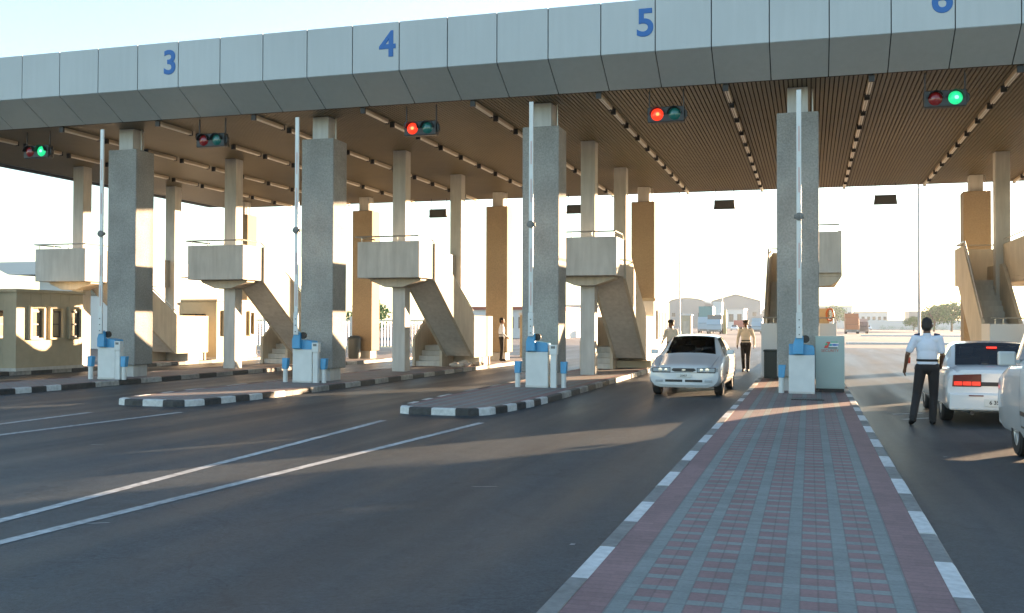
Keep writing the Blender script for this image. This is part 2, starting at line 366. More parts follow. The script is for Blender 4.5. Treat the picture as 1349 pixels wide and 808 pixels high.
for i in range(2, 11):
    c = isl(i)
    if i == 6: tip = [(c-HW, -8.0), (c-.9, -8.6), (c+.9, -8.6), (c+HW, -8.0)]
    elif i > 6: tip = [(c-HW, 14.0), (c-.9, 13.0), (c+.9, 13.0), (c+HW, 14.0)]
    else: tip = [(c-HW, 19.9), (c-1.08, 18.4), (c-.97, 17.3), (c-.85, 16.95), (c-.53, 16.80), (c+.57, 16.83), (c+.82, 17.1), (c+.96, 17.8), (c+1.09, 19.0), (c+HW, 20.4)]
    end = [(c+HW, 45.2), (c+.8, 46.0), (c-.8, 46.0), (c-HW, 45.2)]
    outline = tip + end
    pv = MB(); pv.prism([(p[0]+(c-p[0])*.05, p[1]+(.07 if p[1] < 20 else -.07)) for p in outline], 'z', .0, K-.004)
    po = tag(pv.build('pavement', paving_material('paving_%d' % i, c)), kind='structure')
    path = tip + end + [tip[0]]
    if i == 6:
        tag(kerb([(c+HW, 45.2), (c+.8, 46.0), (c-.8, 46.0), (c-HW, 45.2)], .13, .9, ['white_worn', 'kerb_grey', 'kerb_grey'], None), kind='structure')
        tag(kerb([(c-HW, 45.19), (c-HW, -8.0)], .13, .8937, ['white_worn', 'kerb_grey', 'kerb_grey'], None, off=1), kind='structure')
        tag(kerb([(c-HW, -8.0), (c-.9, -8.6), (c+.9, -8.6), (c+HW, -8.0), (c+HW, -7.35)], .13, .9, ['white_worn', 'kerb_grey', 'kerb_grey'], None), kind='structure')
        tag(kerb([(c+HW, -7.34), (c+HW, 45.19)], .13, .8937, ['white_worn', 'kerb_grey', 'kerb_grey'], None, off=1), kind='structure')
    else:
        tag(kerb(tip, .13, .46, ['white_worn', 'kerb_black', 'kerb_grey'], None, off=0), kind='structure')
        tag(kerb([tip[-1]] + end + [tip[0]], .13, .9, ['kerb_dirty', 'kerb_black', 'kerb_grey'], None, off=1), kind='structure')

# ------------------------------------------------------------------ canopy
XL, XR = -26.8, 30.2; YF, YB, YR = 22.014, 23.02, 41.8; ZM, ZT = 7.706, 8.884
cano = thing('toll_canopy', 'long grey panelled toll plaza canopy with blue lane numbers on its front fascia', 'canopy', (0, YF, ZC))
J0, JW = -20.463, 1.228; gap = .011
cuts = [J0+JW*n for n in range(-6, 42)]; xl_, xr_ = XL-1.0, XR+1.0
edges = [xl_] + [c for c in cuts if xl_+.2 < c < xr_-.2] + [xr_]
up, lo = MB(), MB()
for a, b in zip(edges[:-1], edges[1:]):
    up.box(a+gap, b-gap, YF, YF+.04, ZM+.004, ZT)
    lo.add([(a+gap, YF+.002, ZM-.006), (b-gap, YF+.002, ZM-.006), (b-gap, YB, ZC+.0), (a+gap, YB, ZC+.0), (a+gap, YF+.05, ZM+.02), (b-gap, YF+.05, ZM+.02), (b-gap, YB+.03, ZC+.035), (a+gap, YB+.03, ZC+.035)],
           [(0, 1, 2, 3), (7, 6, 5, 4), (0, 4, 5, 1), (1, 5, 6, 2), (2, 6, 7, 3), (3, 7, 4, 0)])
upo = up.build('upper_fascia', 'panel', cano, bevel=.004); lo.build('lower_fascia', 'panel', cano, bevel=.004)
bk = MB(); bk.prism([(YF+.06, ZM), (YB+.05, ZC+.06), (YR-.02, ZC+.06), (YR+1.0, ZM), (YR+1.0, ZT-.02), (YF+.06, ZT-.02)], 'x', XL-.9, XR+.9)
bk.build('roof_core', ['panel_gap'], cano)
ed = MB()
ed.add([(XL, YB, ZC), (XL-1, YF, ZM), (XL-1, YR+1.03, ZM), (XL, YR, ZC), (XL-1, YF, ZT), (XL-1, YR+1.03, ZT)], [(0, 1, 2, 3), (1, 4, 5, 2)])
ed.add([(XL-1, YR+1.03, ZM), (XR+1, YR+1.03, ZM), (XR, YR, ZC), (XL, YR, ZC), (XL-1, YR+1.03, ZT), (XR+1, YR+1.03, ZT)], [(0, 1, 2, 3), (0, 4, 5, 1)])
ed.add([(XR, YB, ZC), (XR+1, YF, ZM), (XR+1, YR+1.03, ZM), (XR, YR, ZC), (XR+1, YF, ZT), (XR+1, YR+1.03, ZT)], [(0, 3, 2, 1), (1, 2, 5, 4)])
ed.build('end_fascia', 'panel', cano)
rf = MB(); rf.box(XL-.96, XR+.96, YF+.05, YR+1.0, ZT-.015, ZT-.005); rf.build('roof_sheet', 'roofing', cano)
sl = MB(); x = XL+.06
while x < XR-.05:
    sl.box(x, x+.074, YB+.06, YR-.03, ZC+.004, ZC+.03); x += .1
cl = sl.build('ceiling', 'slat', cano)
cb = MB(); cb.box(XL+.02, XR-.02, YB+.05, YR-.01, ZC+.05, ZC+.055); cb.box(XL, XR, YB, YB+.055, ZC+.001, ZC+.05); cb.box(XL, XR, YR-.025, YR, ZC+.001, ZC+.05)
cb.build('ceiling_backing', 'ceiling_back', cano)
def text_mesh(s, size, depth, bold=0.0):
    cu = bpy.data.curves.new('txt', 'FONT'); cu.body = s; cu.size = size; cu.extrude = depth; cu.align_x = 'CENTER'; cu.align_y = 'CENTER'; cu.bevel_depth = bold; cu.bevel_resolution = 0
    o = bpy.data.objects.new('txt', cu); COL.objects.link(o); dg = bpy.context.evaluated_depsgraph_get(); me = bpy.data.meshes.new_from_object(o.evaluated_get(dg)); bpy.data.objects.remove(o); return me
for num, (dx, dz) in {'3': (-18.86+3*JW-.0, 8.33), '4': (0, 8.33), '5': (0, 8.33), '6': (0, 8.33)}.items():
    x = {'3': -15.80, '4': -9.71, '5': -3.49, '6': 2.62}[num]
    me = text_mesh(num, .86, .003, .020); me.materials.append(M_['digit_blue'])
    o = bpy.data.objects.new('lane_number', me); COL.objects.link(o); o.parent = upo
    o.rotation_euler = (R(90), 0, 0); o.location = Vector((x, YF-.006, dz)) - cano.location; o.scale = (1, 1, .2)

# ------------------------------------------------------------------ columns
def column(i, ya, yb, cladm, label, name='column'):
    c = isl(i); t = thing(name, label, 'column', (c, (ya+yb)/2, K))
    m = MB(); m.box(c-.465, c+.465, ya, yb, .45, 6.52); m.build('cladding', cladm, t, bevel=.025)
    m = MB(); m.box(c-.23, c+.23, (ya+yb)/2-.25, (ya+yb)/2+.25, 6.53, ZC-.002); m.build('neck', 'concrete', t, bevel=.01)
    m = MB(); m.tube((c+.33, (ya+yb)/2, 6.53), (c+.33, (ya+yb)/2, ZC-.002), .022); m.build('drain_pipe', 'rail', t)
    m = MB(); m.box(c-.36, c+.36, ya+.1, yb-.1, K-.01, .448); m.build('plinth', 'concrete', t, bevel=.01)
    return t
cl_lab = {2: 'stone clad front column beside the cream booth at the left end', 3: 'stone clad front column behind the leftmost barrier gate', 4: 'stone clad front column behind the barrier gate between lanes 3 and 4',
          5: 'stone clad front column behind the barrier gate between lanes 4 and 5', 6: 'stone clad front column beside the green security cabinet'}
for i in range(2, 11):
    column(i, 23.70, 24.51, 'cladding', cl_lab.get(i, 'stone clad front column outside the right edge, island %d' % i))
rl = {2: 'tan rear column seen beyond the third stair landing from right', 3: 'tan rear column with grey bin at its foot', 4: 'tan rear column with guard standing in front', 5: 'tan rear column above the white booth behind the white hatchback',
      6: 'tan rear column hidden behind the middle front column', 7: 'tan rear column beside the tree at the right'}
for i in range(2, 11):
    column(i, 39.44, 40.26, 'cladding_warm_bounce', rl.get(i, 'tan rear column outside the right edge, island %d' % i))
pl = {2: 'thin pale front pillar through the leftmost stair landing', 3: 'thin pale pillar through second stair landing from left', 4: 'thin pale pillar through third stair landing from left', 5: 'thin pale pillar through the landing behind lane 5 barrier', 6: 'thin pillar hidden behind the middle column', 7: 'thin front pillar of the right-hand staircase'}
for i in range(2, 11):
    c = isl(i)
    for (ya, far) in ((29.17, 0), (34.44, 1)):
        lab = pl.get(i, 'thin pillar outside the right edge, island %d' % i) if not far else {2: 'thin rear pillar between leftmost stair flight and white booth', 3: 'thin rear pillar at mid landing of the second stair from left', 4: 'thin rear pillar rising from third stair flight', 5: 'thin rear pillar beside the tan column above the white booth', 7: 'thin pillar at the top of the right-hand stair flight'}.get(i, 'thin rear pillar, island %d' % i)
        m = MB(); m.box(c-.217, c+.217, ya, ya+.434, K-.01, ZC-.002)
        o = m.build('pillar', 'concrete', None, bevel=.012); tag(o, lab, 'pillar')

# ------------------------------------------------------------------ staircases
def stair_inbound(i, label):
    c = isl(i); t = thing('staircase', label, 'staircase', (c, 28.3, K))
    X = lambda u: c+u
    m = MB()
    m.box(X(-1.02), X(1.04), 28.3, 28.42, 3.05, 4.17)
    m.box(X(-1.02), X(-.90), 28.42, 29.6, 3.05, 4.17); m.box(X(.92), X(1.04), 28.42, 29.5, 3.05, 4.17)
    m.box(X(-.90), X(.92), 28.42, 29.5, 3.055, 3.2)
    m.build('landing', 'concrete', t, bevel=.012)
    m = MB(); m.box(X(-1.0), X(.0), 29.61, 34.42, 3.06, 3.2); m.box(X(-1.0), X(-.9), 29.61, 34.42, 3.2, 4.15); m.box(X(-.1), X(.0), 29.61, 34.42, 3.2, 4.15); m.box(X(-.9), X(-.1), 34.3, 34.42, 3.2, 4.15); m.build('rear_walkway', 'concrete', t, bevel=.01)
    m = MB(); m.prism([(X(-.82), 3.048), (X(.92), 3.048), (X(.9), 2.98), (X(.3), 2.78), (X(-.3), 2.78), (X(-.8), 2.98)], 'y', 28.75, 29.45); m.build('bracket', 'concrete_cream', t, bevel=.01)
    # upper flight (right half) down to the mid landing
    n = 13; ya, yb, za, zb = 29.5, 33.9, 3.2, .86; top = [(yb+1.5, .86)]
    ty, tz = (yb-ya)/n, (za-zb)/n; prof = [(ya, 3.06)]
    prof += [(33.3, .50), (35.4, .50), (35.4, .86)]
    st = [(yb, .86)]
    for k in range(n):
        y = yb-k*ty; z = .86+(k+1)*tz
        st += [(y, z), (y-ty, z)]
    prof += st
    m = MB(); m.prism(prof, 'x', X(.1), X(1.0)); m.build('upper_flight', 'concrete', t)
    m = MB(); m.prism([(29.5, 3.0), (33.3, .44), (35.5, .44), (35.5, 1.92), (33.45, 1.92), (29.62, 4.17), (29.5, 4.17)], 'x', X(1.0), X(1.1)); m.build('outer_parapet', 'concrete_cream', t, bevel=.008)
    m = MB(); m.prism([(29.62, 3.0), (33.3, .46), (33.8, .46), (33.8, 1.7), (33.45, 1.8), (29.62, 4.0)], 'x', X(.004), X(.1)); m.build('inner_parapet', 'concrete_cream', t, bevel=.008)
    m = MB(); m.box(X(-1.0), X(.095), 34.25, 35.4, .6, .86); m.box(X(-.8), X(.98), 34.3, 35.3, K-.01, .49); m.build('mid_landing', 'concrete', t)
    m = MB()
    for k in range(4): m.box(X(-1.0), X(-.07), 33.1+.28*k, 34.249, K+.18*k, K+.18*(k+1))
    m.build('lower_steps', 'concrete', t, bevel=.01)
    for u in (-1.1, -.065):
        m = MB(); m.prism([(33.0, K-.01), (34.2 if u > -1 else 35.5, K-.01), (34.2 if u > -1 else 35.5, 1.9), (34.2, 1.85), (33.0, 1.07)], 'x', X(u), X(u+.1)); m.build('newel_wall', 'white_paint' if 0 else 'concrete_cream', t, bevel=.008)
    m = MB(); m.box(X(-1.0), X(1.0), 35.41, 35.5, K-.01, 1.9); m.build('rear_wall', 'concrete_cream', t)
    m = MB(); m.path([(X(-.98), 29.5, 4.33), (X(-1.12), 28.36, 4.33), (X(.98), 28.36, 4.33), (X(.98), 29.5, 4.33), (X(1.05), 33.4, 2.1)], .022)
    for u in (-.9, -.3, .3, .95): m.tube((X(u), 28.36, 4.16), (X(u), 28.36, 4.33), .014)
    m.build('handrail', 'rail', t)
    return t
def stair_outbound(i, label):
    c = isl(i); t = thing('staircase', label, 'staircase', (c, 28.3, K)); X = lambda u: c+u
    m = MB(); m.box(X(-1.1), X(1.0), 30.0, 30.12, K-.01, 1.68); m.box(X(-1.1), X(-1.0), 30.12, 31.4, K-.01, 1.68); m.box(X(.9), X(1.0), 30.12, 32.0, K-.01, 1.68); m.box(X(-.99), X(.89), 30.13, 32.0, K-.01, .86)
    m.build('entry_wall', 'white_wall', t, bevel=.01)
    n = 13; ya, yb = 32.0, 35.4; za, zb = .86, 3.1; ty, tz = (yb-ya)/n, (zb-za)/n
    st = [(32.0, .55), (32.0, .86)]
    for k in range(n): st += [(ya+k*ty, za+(k+1)*tz), (ya+(k+1)*ty, za+(k+1)*tz)]
    st += [(35.4, 2.75)]
    m = MB(); m.prism(st, 'x', X(-.99), X(-.11)); m.build('flight', 'concrete', t)
    m = MB(); m.prism([(31.41, .86), (31.9, .13+.0), (36.1, 2.95), (36.8, 2.95), (36.8, 4.2), (34.9, 4.2), (31.41, 1.72)], 'x', X(-1.1), X(-1.0)); m.build('outer_parapet', 'concrete_cream', t, bevel=.008)
    m = MB(); m.prism([(31.41, .86), (31.9, .3), (36.1, 2.95), (36.8, 2.95), (36.7, 3.6), (34.0, 3.55), (31.41, 1.70)], 'x', X(-.105), X(-.005)); m.build('inner_parapet', 'concrete_cream', t, bevel=.008)
    m = MB(); m.box(X(-.99), X(1.0), 35.42, 36.7, 2.95, 3.1); m.box(X(-1.0), X(1.0), 36.71, 36.8, 2.95, 4.2); m.box(X(.0), X(1.0), 28.42, 35.41, 2.95, 3.1)
    m.box(X(1.0), X(1.1), 28.42, 36.8, 2.95, 4.2); m.box(X(.002), X(.10), 28.42, 35.0, 3.1, 4.2)
    m.build('upper_walkway', 'concrete_cream', t, bevel=.01)
    m = MB(); m.box(X(-.42), X(1.09), 28.3, 28.41, 3.05, 4.17); m.build('landing', 'concrete', t, bevel=.01)
    m = MB(); m.prism([(X(-.3), 2.945), (X(1.08), 3.04), (X(1.06), 2.90), (X(.82), 2.72), (X(-.2), 2.62)], 'y', 28.45, 29.3); m.build('bracket', 'concrete_cream', t)
    m = MB(); m.path([(X(-1.05), 31.4, 1.86), (X(-1.05), 34.9, 4.34), (X(-1.05), 36.75, 4.34), (X(.9), 36.75, 4.34)], .025)
    m.path([(X(-1.05), 30.06, 1.84), (X(.95), 30.06, 1.84)], .022)
    for u in (-.95, -.75, .2, .9): m.tube((X(u), 30.06, 1.67), (X(u), 30.06, 1.84), .015)
    m.path([(X(.05), 34.9, 4.36), (X(.05), 28.36, 4.36), (X(1.03), 28.36, 4.36)], .02)
    m.build('handrail', 'rail', t); return t
stair_inbound(2, 'concrete staircase with landing above the cream booth at far left')
stair_inbound(3, 'concrete staircase with boxy landing, second from left')
stair_inbound(4, 'concrete staircase with boxy landing between lanes 3 and 4')
stair_inbound(5, 'concrete staircase with landing behind the lane 4 and 5 barrier')
stair_outbound(6, 'concrete staircase mostly hidden behind the middle column')
stair_outbound(7, 'cream staircase with dark steps behind the white sedan at right')
for i in (8,): tag(stair_inbound(i, 'unseen concrete staircase added just beyond the right edge to shape the sun streaks'), group='unseen staircases added to shape the sunlight')  # unseen stair, its type chosen to let the wide sun streak through
for i in (9, 10): tag(stair_inbound(i, 'unseen concrete staircase added beyond the right edge to shape the sun streaks'), group='unseen staircases added to shape the sunlight')  # unseen stairs added to cut the low sunlight into streaks

# ------------------------------------------------------------------ booths
def booth(x0, x1, y0, y1, h, label, wins, fascia=True, matn='booth_cream'):
    t = thing('toll_booth', label, 'booth', ((x0+x1)/2, (y0+y1)/2, K)); z0 = K
    # right wall (x1) built with real window openings
    m = MB(); wz0, wz1 = z0+1.02, z0+1.88; T = .1
    def wall_open(axis, a, b, fixed0, fixed1, ws):
        cur = a
        def bx(p, q, zz0, zz1):
            if axis == 'y': m.box(fixed0, fixed1, p, q, zz0, zz1)
            else: m.box(p, q, fixed0, fixed1, zz0, zz1)
        for (p, q) in ws: bx(cur, p, z0-.01, z0+h); bx(p, q, z0-.01, wz0); bx(p, q, wz1, z0+h); cur = q
        bx(cur, b, z0-.01, z0+h)
    wall_open('y', y0, y1, x1-T, x1, wins)
    wall_open('y', y0, y1, x0, x0+T, wins)
    wall_open('x', x0+T, x1-T, y0, y0+T, [(x0+.5, x1-.5)] if x1-x0 > 1.6 else [])
    wall_open('x', x0+T, x1-T, y1-T, y1, [(x0+.5, x1-.5)] if x1-x0 > 1.6 else [])
    m.build('wall', matn, t, bevel=.008)
    m = MB(); m.box(x0-.03, x1+.03, y0-.03, y1+.03, z0-.01, z0+.09); m.build('base_trim', 'concrete', t)
    m = MB(); m.box(x0-.06, x1+.06, y0-.06, y1+.06, z0+h, z0+h+.10); m.box(x0+.0, x1-.0, y0, y1, z0+h-.02, z0+h-.002); m.build('roof', 'booth_cream', t, bevel=.01)
    for xf, s in ((x1, 1), (x0, -1)):
        for (p, q) in wins:
            f = MB(); a, b = (xf-.06, xf+.015) if s > 0 else (xf-.015, xf+.06)
            f.box(a, b, p, p+.05, wz0, wz1); f.box(a, b, q-.05, q, wz0, wz1); f.box(a, b, p+.05, q-.05, wz0, wz0+.05); f.box(a, b, p+.05, q-.05, wz1-.05, wz1)
            f.box(a+.01, b-.01, p+.05, q-.05, (wz0+wz1)/2-.02, (wz0+wz1)/2+.02)
            fo = f.build('window', 'frame_dark', t)
            gl = MB(); gl.box(xf-.035 if s > 0 else xf+.025, xf-.025 if s > 0 else xf+.035, p+.05, q-.05, wz0+.05, wz1-.05); gl.build('pane', 'glass_pane', fo)
            sl_ = MB(); sl_.box(xf-.02 if s > 0 else xf-.09, xf+.09 if s > 0 else xf+.02, p-.04, q+.04, wz0-.06, wz0-.003); sl_.build('sill', matn, fo)
            if s > 0:
                fr = MB(); fr.box(xf+.001, xf+.10, p-.1, p-.02, wz0-.05, wz1+.08); fr.box(xf+.001, xf+.10, q+.02, q+.1, wz0-.05, wz1+.08); fr.box(xf+.001, xf+.10, p-.1, q+.1, wz1+.081, wz1+.15); fr.build('surround', matn, fo)
    return t
booth(-25.6, -23.5, 25.15, 28.1, 2.45, 'large cream booth with three windows at far left', [(25.75, 26.2), (26.6, 27.05), (27.45, 27.9)])
booth(-25.7, -23.55, 36.1, 39.2, 2.40, 'cream booth with sunlit windowed side seen beyond second stair landing', [(36.6, 36.85), (37.6, 37.85), (38.6, 38.85)])
booth(isl(5)-.55, isl(5)+.98, 35.9, 39.2, 2.35, 'white booth with narrow windows behind the white hatchback', [(36.5, 36.8), (37.3, 37.6), (38.1, 38.4)], matn='white_wall')

# ------------------------------------------------------------------ ceiling strip lights
def make_strip():
    t = thing('ceiling_light', '', 'ceiling light')
    m = MB(); m.box(-.05, .05, 0.03, 1.5, -.075, -.003); m.build('housing', 'lamp_housing', t, bevel=.006)
    
    for xx in (-.026, .026): m = MB(); m.tube((xx, .04, -.095), (xx, 1.49, -.095), .018, n=8); m.build('tube', 'lamp_tube', t)
    for q in ((-.062, .062, -.03, .03, -.15, -.003), (-.058, .058, 1.5, 1.53, -.13, -.003)): m = MB(); m.box(*q); m.build('end_cap', 'black', t)
    return t
proto = make_strip(); first = True
ORD = ['first', 'second', 'third', 'fourth', 'fifth', 'sixth', 'seventh', 'eighth', 'ninth', 'tenth']
for lane in range(2, 8):
    lc = isl(lane+1) - PITCH/2
    num = lane
    for side, sx in (('left', -1), ('right', 1)):
        for k in range(10):
            o = proto if first else copy_tree(proto); first = False
            o.location = (lc + sx*1.477, YB+.12+k*1.86, ZC)
            tag(o, 'ceiling tube light, %s from the front, %s row over lane %d' % (ORD[k], side, num), 'ceiling light', 'ceiling tube lights in rows along the lanes')

# ------------------------------------------------------------------ lane signals
def signal(x, y, state, label):
    t = thing('traffic_light', label, 'traffic light', (x, y, 6.38), group='lane signals hanging under the canopy front')
    if state == 'green' and x < -20: pass
    m = MB(); m.box(-.43, .43, -.09, .12, -.02, .34); m.prism([(.43, .02), (.43, .30), (.49, .22), (.49, .10)], 'y', -.05, .08); m.build('housing', 'signal_body', t, local=True, bevel=.02)
    for s in (-1, 1):
        m = MB(); m.box(s*.40-.012, s*.40+.012, .0, .03, .34, ZC-6.38-.0); m.build('hanger', 'black', t, local=True)
    for s, colr in ((-1, 'red'), (1, 'green')):
        lit = state == colr
        m = MB(); m.lathe([(0, -.155), (.05, -.15), (.10, -.132), (.14, -.10), (.148, -.088)], (s*.2, 0, .16), 'y', 24); lo_ = m.build('lens', colr+('_lit' if lit else '_dim'), t, local=True, smooth=True)
        if lit:
            m = MB(); m.lathe([(0, -.156), (.03, -.154), (.05, -.148), (.05, -.13)], (s*.2+.01, 0, .16), 'y', 16); m.build('bulb_glow', colr+'_core', lo_, local=True, smooth=True)
        m = MB(); 
        for q in range(12):
            a0, a1 = math.pi*q/12, math.pi*(q+1)/12
            for rr in (.165,):
                m.add([(s*.2+rr*math.cos(a), yy, .16+rr*math.sin(a)) for a, yy in ((a0, -.09), (a1, -.09), (a1, -.20), (a0, -.20))], [(0, 1, 2, 3)])
        vo = m.build('visor', 'signal_body', t, local=True); sm = vo.modifiers.new('s', 'SOLIDIFY'); sm.thickness = .006
    return t
signal(-21.25, 23.5, 'green', 'lane signal showing green at the far left edge')
signal(-15.38, 23.3, None, 'unlit lane signal under number 3')
signal(-9.35, 23.3, 'red', 'lane signal glowing red under number 4')
signal(-3.20, 23.3, 'red', 'lane signal glowing orange red under number 5')
signal(2.82, 23.3, 'green', 'lane signal showing green under number 6')
for x, lab in ((-15.6, 'dark rear lane box hanging beyond the third stair landing'), (-9.4, 'dark rear lane box beside lane 5 column'), (-3.28, 'dark rear lane box hanging beyond the white hatchback'), (2.82, 'dark rear lane box hanging right of middle column')):
    t = thing('hanging_signal_box', lab, 'signal box', (x, 41.0, 6.30), group='dark boxes hanging at the rear edge')
    m = MB(); m.prism([(-.43, 0), (.43, 0), (.38, .36), (-.38, .36)][::1], 'y', -.1, .1); m.box(-.40, .40, -.14, -.1, .02, .33); m.build('housing', 'signal_body', t, local=True)
    for s in (-1, 1):
        m = MB(); m.tube((s*.36, 0, .36), (s*.36, 0, ZC-6.30), .012, n=6); m.build('hanger', 'black', t, local=True)

# ------------------------------------------------------------------ barrier gates
def barrier(x, y, label, adx=-.11, top=6.85):
    t = thing('barrier_gate', label, 'barrier gate', (x, y, K), group='raised barrier gates on the islands')
    m = MB(); m.box(-.275, .275, 0, .38, 0, .85); m.build('cabinet', 'white_paint', t, local=True, bevel=.015)
    m = MB(); m.box(-.278, .278, -.004, .384, .02, .05); m.build('base_trim', 'concrete', t, local=True)
    m = MB(); m.prism([(-.27, .852), (.27, .852), (.27, 1.0), (.24, 1.06), (0.0, 1.09), (-.27, 1.09)], 'y', .02, .36); mo = m.build('motor_cover', 'blue_paint', t, local=True, bevel=.012)
    m = MB(); m.prism([(adx-.13, .87), (adx+.09, .87), (adx+.09, 1.25), (adx+.03, 1.3), (adx-.05, 1.3), (adx-.13, 1.1)], 'y', -.10, .015); m.build('arm_bracket', 'blue_paint', t, local=True, bevel=.01)
    m = MB(); m.lathe([(0, -.02), (.085, -.02), (.085, .05), (0, .05)], (adx+.13, .0, 1.20), 'y', 20); m.build('pulley', 'black', t, local=True)
    m = MB(); m.box(adx-.065, adx+.065, -.155, -.105, 1.22, 1.78)
    m.build('arm_clamp', 'white_paint', t, local=True, bevel=.01)
    for z in (1.3, 1.46, 1.62): m = MB(); m.tube((adx, -.17, z), (adx, -.15, z), .013, n=8); m.build('bolt', 'dark_metal', t, local=True)
    m = MB(); m.box(adx-.052, adx+.052, -.145, -.10, 1.781, top-K); ao = m.build('barrier_arm', 'arm_metal', t, local=True, bevel=.008)
    for z0 in (1.95, 2.75, 4.4, 5.3): m = MB(); m.box(adx-.014, adx+.018, -.150, -.1455, z0, z0+.55); m.build('reflector_strip', 'reflector', ao, local=True)
    m = MB(); m.lathe([(0, -.03), (.05, -.03), (.085, -.015), (.085, .02), (0, .02)], (adx, -.17, 4.0-K), 'y', 20); m.tube((adx-.10, -.125, 4.0-K), (adx+.10, -.125, 4.0-K), .045, n=12); m.build('arm_lamp', 'kerb_grey', t, local=True, smooth=True)
    return t
barrier(-.165, 22.72, 'raised barrier gate beside the green security cabinet', adx=-.05, top=6.78)
barrier(-6.21, 22.87, 'raised barrier gate between lanes 4 and 5', top=6.92)
barrier(-12.36, 22.78, 'raised barrier gate between lanes 3 and 4', top=6.88)
barrier(-17.93, 22.35, 'raised barrier gate at the left beside the cream booth', adx=-.09, top=6.78)
def bollard(x, y, label):
    t = thing('bollard', label, 'bollard', (x, y, K), group='small blue capped posts around the barrier gates')
    m = MB(); m.tube((0, 0, 0), (0, 0, .36), .062, n=16); m.build('post', 'white_paint', t, local=True, smooth=True)
    m = MB(); m.prism([(-.065, .34), (.065, .34), (.095, .62), (-.065, .62)], 'y', -.07, .07); m.build('cap', 'blue_paint', t, local=True, bevel=.01)
    m = MB(); m.prism([(-.03, .42), (.03, .42), (.04, .58), (-.03, .58)], 'y', .071, .08); m.build('cap_panel', 'black', t, local=True)
bollard(-.60, 22.95, 'small blue capped post left of the middle barrier gate')
bollard(-6.70, 22.95, 'blue capped post left of the lane 5 side barrier gate'); bollard(-5.58, 23.0, 'blue capped post right of the lane 5 side barrier gate')
bollard(-12.90, 22.9, 'blue capped post left of second barrier gate from left'); bollard(-11.82, 22.92, 'blue capped post right of second barrier gate from left')
bollard(-18.42, 22.35, 'blue capped post left of the leftmost barrier gate'); bollard(-17.42, 22.42, 'blue capped post right of the leftmost barrier gate')
def reader(x, y, label):
    t = thing('card_reader_post', label, 'card reader', (x, y, K), group='white card reader posts')
    m = MB(); m.box(-.07, .07, -.05, .06, 0, .9); m.build('post', 'white_paint', t, local=True, bevel=.01)
    m = MB(); m.box(-.09, .09, -.07, .08, .78, 1.02); m.build('head', 'white_paint', t, local=True, bevel=.012)
    m = MB(); m.box(-.05, .05, -.074, -.0705, .93, .99); m.build('slot', 'kerb_grey', t, local=True)
reader(-5.80, 22.9, 'white reader post right of the lane 5 side barrier gate'); reader(-11.98, 22.8, 'white reader post right of second barrier gate from left'); reader(-17.58, 22.4, 'white reader post right of the leftmost barrier gate')

# ------------------------------------------------------------------ security cabinet
t = thing('equipment_cabinet', 'grey green metal cabinet with SECURITY lettering beside the middle column', 'cabinet', (.44, 23.5, K))
m = MB(); m.box(-.31, .31, 0, .45, .08, 1.26); m.build('body', 'cabinet_green', t, local=True, bevel=.008)
m = MB(); m.box(-.27, .27, -.006, -.001, .12, 1.22); m.build('door', 'cabinet_green', t, local=True)
m = MB(); m.box(-.30, .30, .01, .44, 0, .079); m.build('plinth', 'black', t, local=True)
m = MB(); m.add([(-.13, -.0085, .99), (-.05, -.0085, .99), (.01, -.0085, 1.13), (-.07, -.0085, 1.13)], [(0, 1, 2, 3)]); m.build('logo_red_bar', 'logo_red', t, local=True)
m = MB(); m.add([(.0+.01, -.0085, 1.115), (.17, -.0085, 1.115), (.16, -.0085, 1.135), (.02, -.0085, 1.135)], [(0, 1, 2, 3)]); m.add([(-.11, -.0105, 1.05), (-.07, -.0105, 1.05), (-.045, -.0105, 1.10), (-.085, -.0105, 1.10)], [(0, 1, 2, 3)]); m.build('logo_green_bar', 'logo_green', t, local=True)
m = MB(); m.add([(-.02, -.0085, 1.01), (.17, -.0085, 1.01), (.19, -.0085, 1.11), (.01, -.0085, 1.11)], [(0, 1, 2, 3)]); m.build('logo_white_bar', 'white_paint', t, local=True)
m = MB(); m.add([(-.045, -.0085, .985), (.15, -.0085, .985), (.16, -.0085, 1.006), (-.035, -.0085, 1.006)], [(0, 1, 2, 3)]); m.build('logo_black_bar', 'black', t, local=True)
m = MB(); m.add([(.05, -.0105, 1.045), (.10, -.0105, 1.04), (.19, -.0105, 1.055), (.20, -.0105, 1.068), (.10, -.0105, 1.085), (.05, -.0105, 1.08)], [(0, 1, 2, 3, 4, 5)]); m.build('logo_bird', 'logo_blue', t, local=True)
m = MB(); m.add([(-.03, -.0108, 1.06), (.0, -.0108, 1.035), (.045, -.0108, 1.045), (.045, -.0108, 1.08), (.0, -.0108, 1.09)], [(0, 1, 2, 3, 4)]); m.build('logo_wing', 'logo_teal', t, local=True)
me = text_mesh('SECURITY', .085, .0005, .0008); me.materials.append(M_['text_red']); o = bpy.data.objects.new('lettering', me); COL.objects.link(o); o.parent = t; o.rotation_euler = (R(90), 0, 0); o.location = (0.0, -.009, .93)
m = MB(); m.box(-.36+.0, .28, 20.9, 21.25, K+.002, K+.012)
for k in range(12): m.box(-.34+.05*k, -.315+.05*k, 20.93, 21.22, K+.012, K+.016)
tag(m.build('drain_grate', 'dark_metal'), 'dark drain grate in the paving before the middle barrier gate', 'drain grate')
